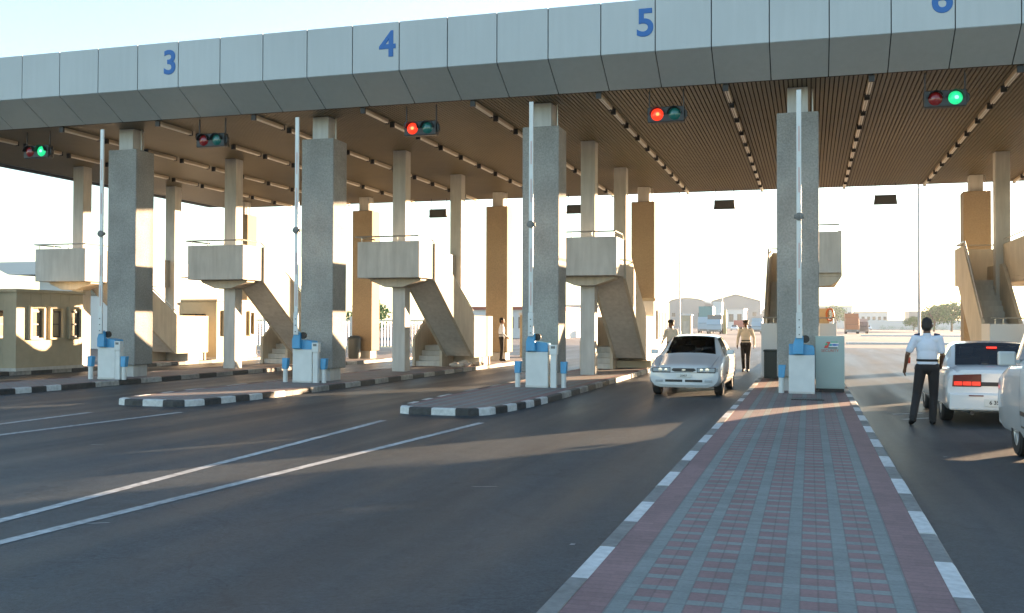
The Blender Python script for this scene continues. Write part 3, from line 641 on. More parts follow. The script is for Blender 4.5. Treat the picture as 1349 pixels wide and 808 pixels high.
# bins
def ribbed_bin(x, y, w_, d, h, label):
    t = thing('bin', label, 'bin', (x, y, K))
    m = MB(); m.box(-w_/2, w_/2, -d/2, d/2, .03, h-.06); m.build('body', 'bin_dark', t, local=True, bevel=.02)
    m = MB()
    for k in range(7): xx = -w_/2+.03+(w_-.06)*k/6; m.box(xx-.012, xx+.012, -d/2-.012, -d/2-.001, .06, h-.1)
    m.build('rib', 'bin_dark', t, local=True)
    m = MB(); m.box(-w_/2-.015, w_/2+.015, -d/2-.015, d/2+.015, h-.06, h); m.build('lid', 'bin_dark', t, local=True, bevel=.015)
ribbed_bin(-1.0, 28.6, .42, .42, .82, 'dark green ribbed bin left of the middle column')
t = thing('bin', 'round grey bin at the foot of the tan column', 'bin', (-18.72, 39.1, K))
m = MB(); m.lathe([(0, 0), (.24, 0), (.27, .1), (.28, .75), (.27, .82)], n=20); m.build('body', 'bin_grey', t, local=True, smooth=True)
m = MB(); m.lathe([(.30, .80), (.30, .86), (.22, .96), (0, .99)], n=20); m.build('lid', 'bin_grey', t, local=True, smooth=True)

# ------------------------------------------------------------------ vehicles
def smoothpts(P, n):   # Catmull-Rom through 2D points -> not used for creased section lines
    return P
class Shell:
    """car skin lofted over stations; section points run from the floor centre to the roof centre"""
    def __init__(s, sts):
        s.y = [a[0] for a in sts]; s.sec = []
        for (y, zb, wb, wm, zs, ws, zt, wt, cr) in sts:
            s.sec.append([(0, zb), (wb*.8, zb), (wb, zb+.04), (wm-.015, zb+.14), (wm+.012, zb+(zs-zb)*.55), (wm, zs-.10), (ws, zs-.02), (ws-.03, zs+.005), ((ws-.03)*.55+wt*.45, zs+(zt-zs)*.5), (wt, zt-.04), (wt-.07, zt), (wt*.45, zt+cr*.8), (0, zt+cr)])
    def pt(s, y, t):
        k = 0
        while k < len(s.y)-2 and y > s.y[k+1]: k += 1
        f = (y-s.y[k])/(s.y[k+1]-s.y[k]); i = min(int(t), 11); g_ = t-i
        a = s.sec[k]; b = s.sec[k+1]
        L = lambda p, q, u: (p[0]+(q[0]-p[0])*u, p[1]+(q[1]-p[1])*u)
        p = L(L(a[i], a[i+1], g_), L(b[i], b[i+1], g_), f); return Vector((p[0], y, p[1]))
    def body(s, sub=3):
        m = MB(); ys_ = []
        for a, b in zip(s.y[:-1], s.y[1:]):
            n = max(1, int((b-a)/.18)); ys_ += [a+(b-a)*i/n for i in range(n)]
        ys_.append(s.y[-1]); rows = []
        for y in ys_:
            h = [s.pt(y, t) for t in range(13)]
            rows.append([tuple(p) for p in h] + [(-p.x, p.y, p.z) for p in h[-2:0:-1]])
        n = len(rows[0]); m.add([p for r_ in rows for p in r_], [(i*n+j, i*n+(j+1) % n, (i+1)*n+(j+1) % n, (i+1)*n+j) for i in range(len(rows)-1) for j in range(n)])
        o = (len(rows)-1)*n; m.add([], []); m.f += [tuple(range(n)), tuple(o+j for j in range(n))]; m.mi += [0, 0]
        return m
    def patch(s, m, c00, c10, c11, c01, side=1, off=.006, n=8, mi=0):
        """corners in (y,t); t may exceed 12 to wrap across the centre"""
        def P(y, t):
            sg = side
            if t > 12: t = 24-t; sg = -sg
            p = s.pt(y, t); return Vector((p.x*sg, p.y, p.z))
        def N(y, t):
            e = .02; a = P(min(y+e, s.y[-1]), t)-P(max(y-e, s.y[0]), t); b = P(y, min(t+.05, 24))-P(y, max(t-.05, 0)); q = a.cross(b); q.normalize()
            c = P(y, t); ctr = Vector((0, y, .6)); return q if q.dot(c-ctr) > 0 else -q
        vv_ = []
        for i in range(n+1):
            for j in range(n+1):
                u, v = i/n, j/n
                y = (c00[0]*(1-u)+c10[0]*u)*(1-v)+(c01[0]*(1-u)+c11[0]*u)*v; t = (c00[1]*(1-u)+c10[1]*u)*(1-v)+(c01[1]*(1-u)+c11[1]*u)*v
                vv_.append(P(y, t)+N(y, t)*off)
        m.add(vv_, [(i*(n+1)+j, (i+1)*(n+1)+j, (i+1)*(n+1)+j+1, i*(n+1)+j+1) for i in range(n) for j in range(n)], mi); return m
def wheel(parent, x, y, r, side, wd=.18):
    t = bpy.data.objects.new('wheel', None)   # parent empty of tyre and rim
    COL.objects.link(t); t.parent = parent; t.location = (x, y, r); t.empty_display_size = .1
    m = MB(); a, b = (-wd, 0) if side > 0 else (0, wd)
    m.lathe([(r*.60, a), (r*.93, a+.0), (r, a+.025), (r, b-.025), (r*.93, b), (r*.60, b)], axis='x', n=32); m.build('tyre', 'tyre', t, local=True, smooth=True)
    m = MB(); o_ = b-.02 if side > 0 else a+.02; s_ = 1 if side > 0 else -1
    m.lathe([(r*.62, o_), (r*.60, o_+s_*.012), (r*.5, o_-s_*.01), (r*.2, o_+s_*.008), (0, o_+s_*.012)], axis='x', n=24)
    for q in range(6):
        an = q*math.pi/3; m.tube((o_+s_*.004, r*.15*math.cos(an), r*.15*math.sin(an)), (o_+s_*.002, r*.54*math.cos(an), r*.54*math.sin(an)), .018, n=6)
    m.build('rim', 'rim', t, local=True, smooth=True)
def cut_arches(o, cuts):
    for (y, r) in cuts:
        m = MB(); 
        for s in (-1, 1):
            a, b = (.52, 1.3) if s > 0 else (-1.3, -.52); m.lathe([(0, a), (r, a), (r, b), (0, b)], (0, y, .27), 'x', 28)
        c = m.build('cut', 'trim_black'); b_ = o.modifiers.new('b', 'BOOLEAN'); b_.operation = 'DIFFERENCE'; b_.object = c; b_.solver = 'EXACT'
        try: b_.material_mode = 'TRANSFER'
        except Exception: pass
        dg = bpy.context.evaluated_depsgraph_get(); me = bpy.data.meshes.new_from_object(o.evaluated_get(dg)); o.modifiers.clear(); o.data = me; bpy.data.objects.remove(c)
    o.data.polygons.foreach_set('use_smooth', [True]*len(o.data.polygons)); o.data.set_sharp_from_angle(angle=R(28))
def open_windows(o, S, fr, rear, side):
    """take the skin away where the glass sits, so that one looks into the cabin"""
    bm = bmesh.new(); bm.from_mesh(o.data); kill = []
    for f in bm.faces:
        c = f.calc_center_median(); ax = abs(c.x)
        for (a, b) in (fr, rear):
            if a < c.y < b and ax < S.pt(c.y, 10).x and c.z > S.pt(c.y, 9).z-.02: kill.append(f); break
        else:
            if side[0] < c.y < side[1] and S.pt(c.y, 7).z < c.z < S.pt(c.y, 9).z and ax > S.pt(c.y, 9).x-.01: kill.append(f)
    bmesh.ops.delete(bm, geom=kill, context='FACES'); bm.to_mesh(o.data); bm.free()
def cabin(t, S, y0, y1, yf, yr):
    m = MB(); m.prism([(-.70, .25), (.70, .25), (.74, .55), (.74, .80), (-.74, .80), (-.74, .55)], 'y', y0, y1)
    m.v = [(x, y, z if z < .5 else min(z, .62 if y < y1 else .80)) for x, y, z in m.v]; m.build('cabin_floor', 'trim_black', t, local=True)
    m = MB(); m.box(-.72, .72, y0, y0+.32, .60, .90); m.build('dashboard', 'cabin_grey', t, local=True, bevel=.03)
    m = MB(); m.lathe([(.17, -.012), (.19, 0), (.17, .012)], (.36, y0+.42, .88), 'y', 20); m.build('steering_wheel', 'trim_black', t, local=True)
    for yy, xs in ((yf, (-.36, .36)), (yr, (-.36, .36))):
        for x in xs:
            m = MB(); m.prism([(yy, .60), (yy+.14, .58), (yy+.26, 1.10), (yy+.16, 1.12)], 'x', x-.23, x+.23); so_ = m.build('seat', 'cabin_grey', t, local=True, bevel=.04)
            m = MB(); m.box(x-.12, x+.12, yy+.17, yy+.26, 1.13, 1.27); m.build('headrest', 'cabin_grey', so_, local=True, bevel=.03)
    m = MB(); S.patch(m, (fr_of(S)[1], 9.6), (y1-.5, 9.6), (y1-.5, 14.4), (fr_of(S)[1], 14.4), off=-.03, n=8); m.build('headliner', 'cabin_light', t, local=True)
def fr_of(S): return (S.y[4], S.y[5]) if len(S.y) < 12 else (S.y[5], S.y[6])
def seams(S, t, doors, hood=None):
    m = MB()
    for y in doors:
        for sd in (1, -1): S.patch(m, (y, 3.1), (y+.012, 3.1), (y+.012, 7.0), (y, 7.0), sd, off=.003, n=10)
    for sd in (1, -1): S.patch(m, (doors[0], 3.1), (doors[-1], 3.1), (doors[-1], 3.16), (doors[0], 3.16), sd, off=.003, n=12)
    if hood:
        for sd in (1, -1): S.patch(m, (hood[0], 8.9), (hood[1], 8.9), (hood[1], 9.0), (hood[0], 9.0), sd, off=.003, n=12)
    m.build('panel_gap', 'trim_black', t, local=True)
def glass_mat(name, tint, ):
    m = bpy.data.materials.new(name); m.use_nodes = True; n = m.node_tree.nodes; l = m.node_tree.links; n.remove(n['Principled BSDF']); out = n['Material Output']
    tr = n.new('ShaderNodeBsdfTransparent'); tr.inputs[0].default_value = (*tint, 1); gl = n.new('ShaderNodeBsdfGlossy'); gl.inputs['Roughness'].default_value = .03; fr = n.new('ShaderNodeFresnel'); fr.inputs[0].default_value = 1.5
    mx = n.new('ShaderNodeMixShader'); l.new(fr.outputs[0], mx.inputs[0]); l.new(tr.outputs[0], mx.inputs[1]); l.new(gl.outputs[0], mx.inputs[2]); l.new(mx.outputs[0], out.inputs[0]); MATS[name] = m
glass_mat('car_glass', (.42, .47, .46))
mat('cabin_grey', (.035, .037, .04), .9); mat('cabin_light', (.25, .25, .24), .9)
def P_(parent, name, matn, bev=0, smooth=False):
    m = MB(); return m, (lambda: m.build(name, matn, parent, local=True, bevel=bev, smooth=smooth))

# --- white compact saloon coming through lane 5 (front at local y=0)
SEDAN = [(0.0, .27, .60, .66, .60, .64, .645, .50, .012), (.05, .21, .66, .76, .64, .73, .685, .56, .015), (.18, .19, .70, .81, .68, .77, .72, .60, .02), (.55, .19, .74, .835, .77, .795, .79, .62, .025), (1.12, .19, .76, .84, .88, .81, .905, .66, .03),
         (1.22, .19, .76, .84, .89, .812, .94, .655, .03), (1.88, .19, .76, .84, .90, .812, 1.335, .555, .03), (2.55, .19, .76, .84, .91, .81, 1.375, .565, .03), (3.15, .19, .76, .835, .92, .805, 1.345, .55, .03), (3.82, .19, .74, .82, .93, .785, .985, .62, .02), (4.12, .21, .72, .80, .90, .765, .95, .60, .015), (4.28, .26, .66, .74, .82, .72, .88, .56, .01)]
t = thing('car', 'white compact car with black oval grille driving towards us in lane 5', 'car', (-2.74, 22.82, 0), R(-1.0))
S = Shell(SEDAN); body = S.body().build('body', ['car_white', 'trim_black'], t, local=True); cut_arches(body, [(.80, .335), (3.32, .335)]); open_windows(body, S, (1.22, 1.88), (3.15, 3.82), (1.88, 3.15)); cabin(t, S, 1.24, 3.7, 2.0, 2.95); seams(S, t, (1.35, 2.40, 3.15), (.06, 1.14))
for side, x in ((1, .80), (-1, -.80)):
    for y in (.80, 3.32): wheel(t, x, y, .285, side)
m, b = P_(t, 'windshield', 'car_glass'); S.patch(m, (1.222, 9.9), (1.878, 9.9), (1.878, 14.1), (1.222, 14.1), n=14, off=.004); wsh = b()
m = MB(); m.box(-.09, .09, 1.62, 1.66, 1.215, 1.265); m.build('mirror_shadow', 'trim_black', wsh, local=True) if 0 else None
m, b = P_(t, 'rear_window', 'car_glass'); S.patch(m, (3.152, 9.9), (3.818, 9.9), (3.818, 14.1), (3.152, 14.1), n=14, off=.004); b()
for side in (1, -1):
    m, b = P_(t, 'side_window', 'car_glass'); S.patch(m, (1.88, 7.0), (2.40, 7.0), (2.40, 8.98), (1.88, 8.98), side, off=.004); b()
    m, b = P_(t, 'quarter_glass', 'glass_dark'); S.patch(m, (1.42, 7.15), (1.86, 7.15), (1.86, 8.8), (1.84, 8.7), side); b()
    m, b = P_(t, 'pillar_trim', 'trim_black'); S.patch(m, (2.38, 7.0), (2.46, 7.0), (2.46, 8.98), (2.38, 8.98), side, off=.008); S.patch(m, (1.86, 7.0), (1.90, 7.0), (1.90, 8.98), (1.86, 8.98), side, off=.008); b()
    m, b = P_(t, 'side_window', 'car_glass'); S.patch(m, (2.46, 7.0), (3.15, 7.0), (3.15, 8.98), (2.46, 8.98), side, off=.004); b()
    m, b = P_(t, 'quarter_glass', 'glass_dark'); S.patch(m, (3.17, 7.15), (3.5, 7.15), (3.22, 8.7), (3.17, 8.8), side); b()
    m, b = P_(t, 'side_trim', 'trim_black'); S.patch(m, (.25, 3.9), (4.1, 3.9), (4.1, 4.15), (.25, 4.15), side, n=20, off=.012) if 0 else m.box(side*.845-.01 if side > 0 else -.862, .862 if side > 0 else -.835, 1.25, 2.9, .47, .52); b()
    m, b = P_(t, 'mirror', 'car_white', .02); m.box(min(side*.82, side*.99), max(side*.82, side*.99), 1.42, 1.52, .93, 1.04); b()
    m, b = P_(t, 'door_handle', 'trim_black'); m.box(min(side*.838, side*.86), max(side*.838, side*.86), 2.2, 2.33, .77, .80); b()
    m, b = P_(t, 'headlight', 'lens_clear', .01); x0, x1 = sorted((side*.31, side*.70)); m.prism([(x0, .562), (x1, .562), (x1, .655), (x0, .645)], 'y', -.012, .12); hl = b(); fm = MB(); fm.prism([(x0-.012, .55), (x1+.012, .55), (x1+.012, .665), (x0-.012, .655)], 'y', -.006, .11); fm.build('bezel', 'trim_black', hl, local=True)
    m = MB(); m.lathe([(0, -.016), (.038, -.014), (.04, -.008)], (side*.40, 0, .605), 'y', 14); m.lathe([(0, -.016), (.045, -.014), (.047, -.008)], (side*.53, 0, .607), 'y', 14); m.build('lamp_reflector', 'chrome', hl, local=True)
    m, b = P_(t, 'indicator_lamp', 'lens_clear', .006); x0, x1 = sorted((side*.705, side*.765)); m.box(x0, x1, .02, .16, .575, .645); b()
    m, b = P_(t, 'fog_lamp', 'lens_clear', .006); x0, x1 = sorted((side*.47, side*.64)); m.box(x0, x1, -.012, .05, .33, .385); b()
    m, b = P_(t, 'wiper', 'trim_black'); m.tube((side*.05, 1.2, .985), (side*.05+.42*1, 1.38, 1.10), .008); b()
m, b = P_(t, 'grille', 'trim_black', .01); m.prism([(-.28, .60), (-.20, .568), (.20, .568), (.28, .60), (.24, .648), (-.24, .648)], 'y', -.014, .08); gr = b()
m = MB(); m.lathe([(0, -.022), (.035, -.022), (.04, -.014)], (0, 0, 0), 'y', 20); m.v = [(x*1.25, y, z*.62+.61) for x, y, z in m.v]; m.build('badge', 'chrome', gr, local=True)
for x0, x1 in ((-.42, -.03), (.03, .42)):
    m, b = P_(t, 'air_intake', 'trim_black', .008); m.box(x0, x1, -.010, .06, .335, .39); b()
m, b = P_(t, 'number_plate', 'plate', .004); m.box(-.17, .17, -.022, -.0, .44, .525); pl_ = b()
me = text_mesh('25457', .062, .0005, .001); me.materials.append(M_['trim_black']); o = bpy.data.objects.new('plate_number', me); COL.objects.link(o); o.parent = pl_; o.rotation_euler = (R(90), 0, 0); o.location = (0, -.024, .478)
m, b = P_(t, 'bumper_seam', 'trim_black'); m.box(-.70, .70, -.002, .03, .543, .552); b()
m, b = P_(t, 'inspection_sticker', 'plate'); 
p = S.pt(1.36, 9.75)
m.lathe([(0, 0), (.035, 0)], (-p.x, 0, 0), 'y', 12); m.v = [(-p.x+(x+p.x), p.y-.018+(z)*.9, p.z+z*.6+.012) for x, y, z in m.v]; b()

# --- white saloon waiting in lane 6, seen from behind (front at local y=0, rotated to drive away)
SED2 = [(0.0, .27, .60, .66, .58, .64, .60, .50, .01), (.06, .21, .66, .78, .62, .73, .66, .58, .015), (.6, .19, .74, .84, .74, .80, .76, .64, .02), (1.25, .19, .76, .85, .86, .815, .88, .66, .03), (2.0, .19, .76, .85, .88, .815, 1.28, .56, .03),
        (2.7, .19, .76, .85, .90, .815, 1.345, .59, .025), (3.30, .19, .76, .85, .92, .81, 1.325, .62, .02), (3.80, .20, .75, .845, .93, .80, .975, .69, .01), (4.22, .22, .74, .83, .92, .79, .95, .68, .01), (4.32, .24, .72, .82, .88, .78, .91, .66, .005), (4.36, .27, .70, .80, .82, .765, .86, .62, .0)]
t = thing('car', 'white saloon with brake lights lit waiting in lane 6', 'car', (2.98, 22.12, 0), R(180))
S = Shell(SED2); body = S.body().build('body', ['car_white', 'trim_black'], t, local=True); cut_arches(body, [(.85, .335), (3.42, .335)]); open_windows(body, S, (1.25, 2.0), (3.30, 3.80), (2.0, 3.30)); cabin(t, S, 1.28, 3.75, 2.1, 3.0); seams(S, t, (1.45, 2.55, 3.3), (.1, 1.2)); sm_ = MB(); S.patch(sm_, (3.82, 8.6), (4.30, 8.6), (4.30, 8.72), (3.82, 8.72), 1, off=.003); S.patch(sm_, (3.82, 8.6), (4.30, 8.6), (4.30, 8.72), (3.82, 8.72), -1, off=.003); sm_.build('trunk_seam', 'trim_black', t, local=True)
for side, x in ((1, .81), (-1, -.81)):
    for y in (.85, 3.42): wheel(t, x, y, .295, side)
m, b = P_(t, 'rear_window', 'car_glass'); S.patch(m, (3.302, 9.9), (3.798, 9.9), (3.798, 14.1), (3.302, 14.1), n=14, off=.004); b()
m, b = P_(t, 'windshield', 'car_glass'); S.patch(m, (1.252, 9.9), (1.998, 9.9), (1.998, 14.1), (1.252, 14.1), n=14, off=.004); b()
for side in (1, -1):
    m, b = P_(t, 'side_window', 'car_glass'); S.patch(m, (2.0, 7.0), (2.55, 7.0), (2.55, 8.98), (2.0, 8.98), side, off=.004); b()
    m, b = P_(t, 'pillar_trim', 'trim_black'); S.patch(m, (2.54, 7.0), (2.62, 7.0), (2.62, 8.98), (2.54, 8.98), side, off=.008); b()
    m, b = P_(t, 'side_window', 'car_glass'); S.patch(m, (2.62, 7.0), (3.30, 7.0), (3.30, 8.98), (2.62, 8.98), side, off=.004); b()
    m, b = P_(t, 'mirror', 'car_white', .02); m.box(min(side*.83, side*.99), max(side*.83, side*.99), 1.5, 1.6, .92, 1.02); b()
    m, b = P_(t, 'door_handle', 'trim_black'); m.box(min(side*.845, side*.866), max(side*.845, side*.866), 2.35, 2.48, .77, .80); b()
    x0, x1 = sorted((side*.30, side*.74)); m, b = P_(t, 'tail_light', 'tail_dark', .01); m.prism([(x0, .64), (x1, .64), (x1*.98, .83), (x0, .85)], 'y', 4.30, 4.375); tl = b()
    x0, x1 = sorted((side*.31, side*.72)); m = MB()
    for q in range(3): w_ = (x1-x0)/3; m.box(x0+w_*q+.008, x0+w_*(q+1)-.008, 4.37, 4.383, .665, .725)
    m.build('brake_light', 'tail_lit', tl, local=True)
m, b = P_(t, 'trunk_band', 'trim_black', .005); m.box(-.30, .30, 4.33, 4.372, .655, .72); b()
m, b = P_(t, 'high_brake_light', 'tail_lit', .004); p = S.pt(3.42, 12); m.box(-.08, .08, p.y-.01, p.y+.04, p.z-.012, p.z+.022); b()
m, b = P_(t, 'rear_bumper', 'car_white', .03); m.box(-.79, .79, 4.28, 4.43, .26, .54); bu = b()
m = MB(); m.box(-.82, .82, 4.25, 4.30, .53, .545); m.build('seam', 'trim_black', bu, local=True)
m, b = P_(t, 'number_plate', 'plate', .004); m.box(-.07, .27, 4.431, 4.446, .33, .45); pl_ = b()
me = text_mesh('6 353', .085, .0005, .002); me.materials.append(M_['trim_black']); o = bpy.data.objects.new('plate_number', me); COL.objects.link(o); o.parent = pl_; o.rotation_euler = (R(90), 0, R(180)); o.location = (.10, 4.448, .39)
m, b = P_(t, 'lock', 'trim_black'); m.tube((0, 4.36, .78), (0, 4.372, .78), .016); b()
m, b = P_(t, 'badge', 'tail_dark'); m.box(.28, .50, 4.431, 4.44, .49, .51); b()
m, b = P_(t, 'exhaust', 'dark_metal'); m.tube((.45, 4.1, .22), (.45, 4.40, .22), .03); b()
m, b = P_(t, 'seat_backs', 'trim_black') ; m.box(-.2, -.19, 3.0, 3.01, .9, .91); b() if 0 else None

# --- white van at the right edge (drives away)
VAN = [(0.0, .30, .78, .80, .90, .80, .98, .72, .01), (.04, .24, .80, .84, .94, .835, 1.03, .77, .02), (.30, .22, .80, .855, 1.0, .84, 1.09, .78, .03), (.60, .22, .80, .86, 1.06, .84, 1.16, .78, .03), (.78, .22, .80, .86, 1.10, .84, 1.22, .76, .03), (1.55, .22, .80, .86, 1.14, .845, 1.92, .70, .04), (2.1, .22, .80, .86, 1.14, .845, 1.98, .72, .04), (4.3, .24, .80, .86, 1.14, .845, 1.96, .72, .04), (4.55, .28, .78, .84, 1.12, .82, 1.6, .74, .02), (4.65, .30, .76, .82, 1.0, .79, 1.1, .72, .01)]
t = thing('van', 'white van cut off by the right edge behind the white saloon', 'van', (3.33, 15.12, 0), R(180))
S = Shell(VAN); body = S.body().build('body', ['car_white', 'trim_black'], t, local=True); cut_arches(body, [(1.18, .39), (3.75, .39)])
for side, x in ((1, .83), (-1, -.83)):
    for y in (1.18, 3.75): wheel(t, x, y, .315, side, .20)
m, b = P_(t, 'windshield', 'glass_dark'); S.patch(m, (.86, 9.2), (1.56, 9.4), (1.56, 14.6), (.86, 14.8), n=14); b()
for side in (1, -1):
    m, b = P_(t, 'side_window', 'glass_dark'); S.patch(m, (1.25, 7.2), (2.3, 7.2), (2.3, 8.85), (1.75, 8.8), side); b()
    m, b = P_(t, 'side_window', 'glass_dark'); S.patch(m, (2.4, 7.2), (4.2, 7.2), (4.2, 8.85), (2.4, 8.85), side); b()
    m, b = P_(t, 'mirror', 'arm_metal', .03); x0, x1 = sorted((side*.86, side*1.06)); m.box(x0, x1, 1.30, 1.40, 1.14, 1.32); m.box(min(side*.80, side*.90), max(side*.80, side*.90), 1.33, 1.37, 1.17, 1.22); b()
    m, b = P_(t, 'headlight', 'lens_clear', .01); x0, x1 = sorted((side*.52, side*.80)); m.box(x0, x1, -.0, .2, .66, .80); b()
    m, b = P_(t, 'indicator_lamp', 'amber', .006); x0, x1 = sorted((side*.81, side*.845)); m.box(x0, x1, .06, .2, .66, .80); b()
    m, b = P_(t, 'side_trim', 'trim_black'); x0, x1 = sorted((side*.855, side*.872)); m.box(x0, x1, 1.65, 3.3, .55, .60); b()
    m, b = P_(t, 'door_handle', 'trim_black'); m.box(min(side*.85, side*.875), max(side*.85, side*.875), 2.1, 2.25, .92, .95); b()
seams(S, t, (1.62, 2.55, 3.4))
m, b = P_(t, 'bumper', 'car_white', .03); m.box(-.82, .82, -.06, .10, .30, .55); b()
m, b = P_(t, 'rear_window', 'glass_dark'); S.patch(m, (4.34, 9.2), (4.52, 8.9), (4.52, 15.1), (4.34, 14.8), n=10); b()

# ------------------------------------------------------------------ people
def cap(m, a, b, ra, rb, mi=0):
    m.tube(a, b, ra, rb, n=12, mi=mi); m.sphere(a, ra, 12, 8); m.sphere(b, rb, 12, 8)
def remesh(m, name, matn, parent, vox, smooth_it=3):
    o = m.build(name, matn, parent, local=True); q = o.modifiers.new('r', 'REMESH'); q.mode = 'VOXEL'; q.voxel_size = vox; q.use_smooth_shade = True
    s_ = o.modifiers.new('s', 'SMOOTH'); s_.factor = .5; s_.iterations = smooth_it
    dg = bpy.context.evaluated_depsgraph_get(); me = bpy.data.meshes.new_from_object(o.evaluated_get(dg)); o.modifiers.clear(); o.data = me
    me.polygons.foreach_set('use_smooth', [True]*len(me.polygons))
    if not me.materials: me.materials.append(M_[matn])
    return o
def V(*a): return Vector(a)
def person(label, loc, rz, pose, skin, shirt, sleeve, cap_kind=None, vox=.011, stripes=False):
    """faces local +y. pose keys: joints; left is -x"""
    t = thing('person', label, 'person', loc, rz); p = pose
    m = MB()
    H = p['head']; neck = p['neck']; ch = p['chest']; pel = p['pelvis']
    dirn = p.get('look', V(0, 1, 0)); side = V(dirn.y, -dirn.x, 0)
    m.sphere(tuple(H+V(0, 0, .02)), .1, 16, 12, (.78, .95, 1.08)); m.sphere(tuple(H+dirn*.03+V(0, 0, -.055)), .07, 14, 10, (.85, .95, .95))
    cap(m, H+V(0, 0, -.06)-dirn*.015, neck, .055, .06)
    m.add(*(lambda c: ([tuple(c+dirn*.0+V(0, 0, .03)), tuple(c+dirn*.03+V(0, 0, -.012)), tuple(c+side*.017+V(0, 0, -.012)), tuple(c-side*.017+V(0, 0, -.012)), tuple(c-dirn*.02)], [(0, 1, 2), (0, 3, 1), (1, 3, 2), (0, 2, 4), (0, 4, 3), (2, 3, 4)]))(H+dirn*.088+V(0, 0, -.01)))
    for s in (-1, 1): m.sphere(tuple(H+side*s*.082), .028, 8, 6, (.5, .8, 1.2))
    cap(m, ch+V(0, 0, .06), pel+V(0, 0, .05), .088, .10)
    for sd in 'LR':
        sg = -1 if sd == 'L' else 1
        sh, el, wr = p['sh'+sd], p['el'+sd], p['wr'+sd]
        cap(m, sh, el, .047, .038); cap(m, el, wr, .038, .026)
        hd = (wr-el).normalized(); palm = wr+hd*.05; cap(m, wr, palm+hd*.015, .026, .030)
        inn = V(-sg, 0, 0); fwd = V(0, 1, 0)
        for k, (ln, o_) in enumerate(((.065, .030), (.075, .011), (.07, -.009), (.055, -.028))):
            a = palm+hd*.02+fwd*o_; b_ = a+hd*ln*.55+inn*.008; c_ = b_+hd*ln*.4+inn*.022; cap(m, a, b_, .0095, .009); cap(m, b_, c_, .009, .0075)
        a = wr+hd*.02+fwd*.022; b_ = a+hd*.035+fwd*.03; cap(m, a, b_, .012, .010); cap(m, b_, b_+hd*.028+fwd*.006+inn*.008, .010, .008)
        hp, kn, an = p['hp'+sd], p['kn'+sd], p['an'+sd]
        cap(m, hp, kn, .078, .052); cap(m, kn, an, .05, .034); cap(m, an, p['to'+sd]-V(0, 0, .0), .035, .028)
        cap(m, pel, hp, .10, .085); cap(m, ch+V(0, 0, .10), sh, .06, .05)
    body_ = remesh(m, 'body', skin, t, .0085, 2)
    # shirt
    m = MB()
    m.sphere(tuple(ch), .2, 18, 14, (.86, .64, .98)); m.sphere(tuple(ch*.45+pel*.55+V(0, 0, .04)), .175, 18, 12, (.92, .70, 1.15)); m.sphere(tuple(ch+V(0, 0, .13)), .10, 14, 10, (1.2, .85, .8))
    m.sphere(tuple(pel+V(0, 0, .06)), .165, 18, 12, (1.0, .74, .55))
    for sd in 'LR':
        sh, el, wr = p['sh'+sd], p['el'+sd], p['wr'+sd]
        cap(m, ch+V(0, 0, .12), sh, .075, .066)
        e = sh.lerp(el, .72) if sleeve == 'short' else el
        cap(m, sh, e, .066, .062 if sleeve == 'short' else .052)
        if sleeve == 'long': cap(m, el, el.lerp(wr, .93), .052, .036)
    cap(m, ch+V(0, 0, .15), neck+V(0, 0, -.005), .085, .064)
    sh_o = remesh(m, 'shirt', shirt, t, vox, 4)
    m = MB(); m.sphere(tuple(pel), .168, 18, 12, (1.0, .76, .72))
    for sd in 'LR':
        hp, kn, an = p['hp'+sd], p['kn'+sd], p['an'+sd]; cap(m, hp, kn, .098, .072); cap(m, kn, an.lerp(kn, .02), .070, .060); cap(m, pel, hp, .115, .105)
    remesh(m, 'trousers', 'trousers', t, vox, 4)
    m = MB(); bp_ = pel+V(0, 0, .105); m.lathe([(.158, -.02), (.166, -.016), (.166, .016), (.158, .02)], (0, 0, 0), 'z', 28); m.v = [(bp_.x+x*1.0, bp_.y+y*.74, bp_.z+z) for x, y, z in m.v]; m.build('belt', 'shoe', t, local=True)
    for sd in 'LR':
        m = MB(); an, to = p['an'+sd], p['to'+sd]; d = (to-an); cap(m, an-V(d.x, d.y, 0).normalized()*.03+V(0, 0, -.025), to, .052, .044); cap(m, an+V(0, 0, .02), an-V(0, 0, .02), .052, .052); remesh(m, 'shoe', 'shoe', t, vox, 3)
    if cap_kind:
        m = MB(); m.sphere(tuple(H+V(0, 0, .10)), .115, 16, 8, (.95, 1.08, .42)); m.sphere(tuple(H+V(0, 0, .07)+dirn*.03), .108, 16, 8, (.92, 1.02, .40)); m.sphere(tuple(H+dirn*.10+V(0, 0, .055)), .07, 14, 6, (1.0, .8, .12)) 
        remesh(m, 'cap', 'hair', t, .009, 2)
    m = MB(); m.sphere(tuple(H+V(0, 0, .045)-dirn*.012), .105, 18, 12, (.80, .93, .92)); m.sphere(tuple(H+V(0, 0, -.01)-dirn*.035), .095, 16, 10, (.86, .82, .90))
    remesh(m, 'hair', 'hair', t, .01, 2)
    for s in (-1, 1):
        m = MB(); c_ = H+dirn*.088+side*s*.033+V(0, 0, .02); m.sphere(tuple(c_), .011, 8, 6); m.build('eye', 'shoe', t, local=True, smooth=True)
        if stripes:
            sh = p['shL'] if s < 0 else p['shR']; m = MB(); q = sh+V(-s*.02, 0, .066); m.tube(q+V(-s*.06, 0, .008), q+V(s*.03, 0, -.008), .022, n=8); m.build('epaulette', 'stripe_dark', t, local=True)
    m = MB(); c_ = H+dirn*.092+V(0, 0, -.052); m.sphere(tuple(c_), .02, 8, 5, (1.1, .5, .28)); m.build('mouth', 'skin_dark', t, local=True)
    return t
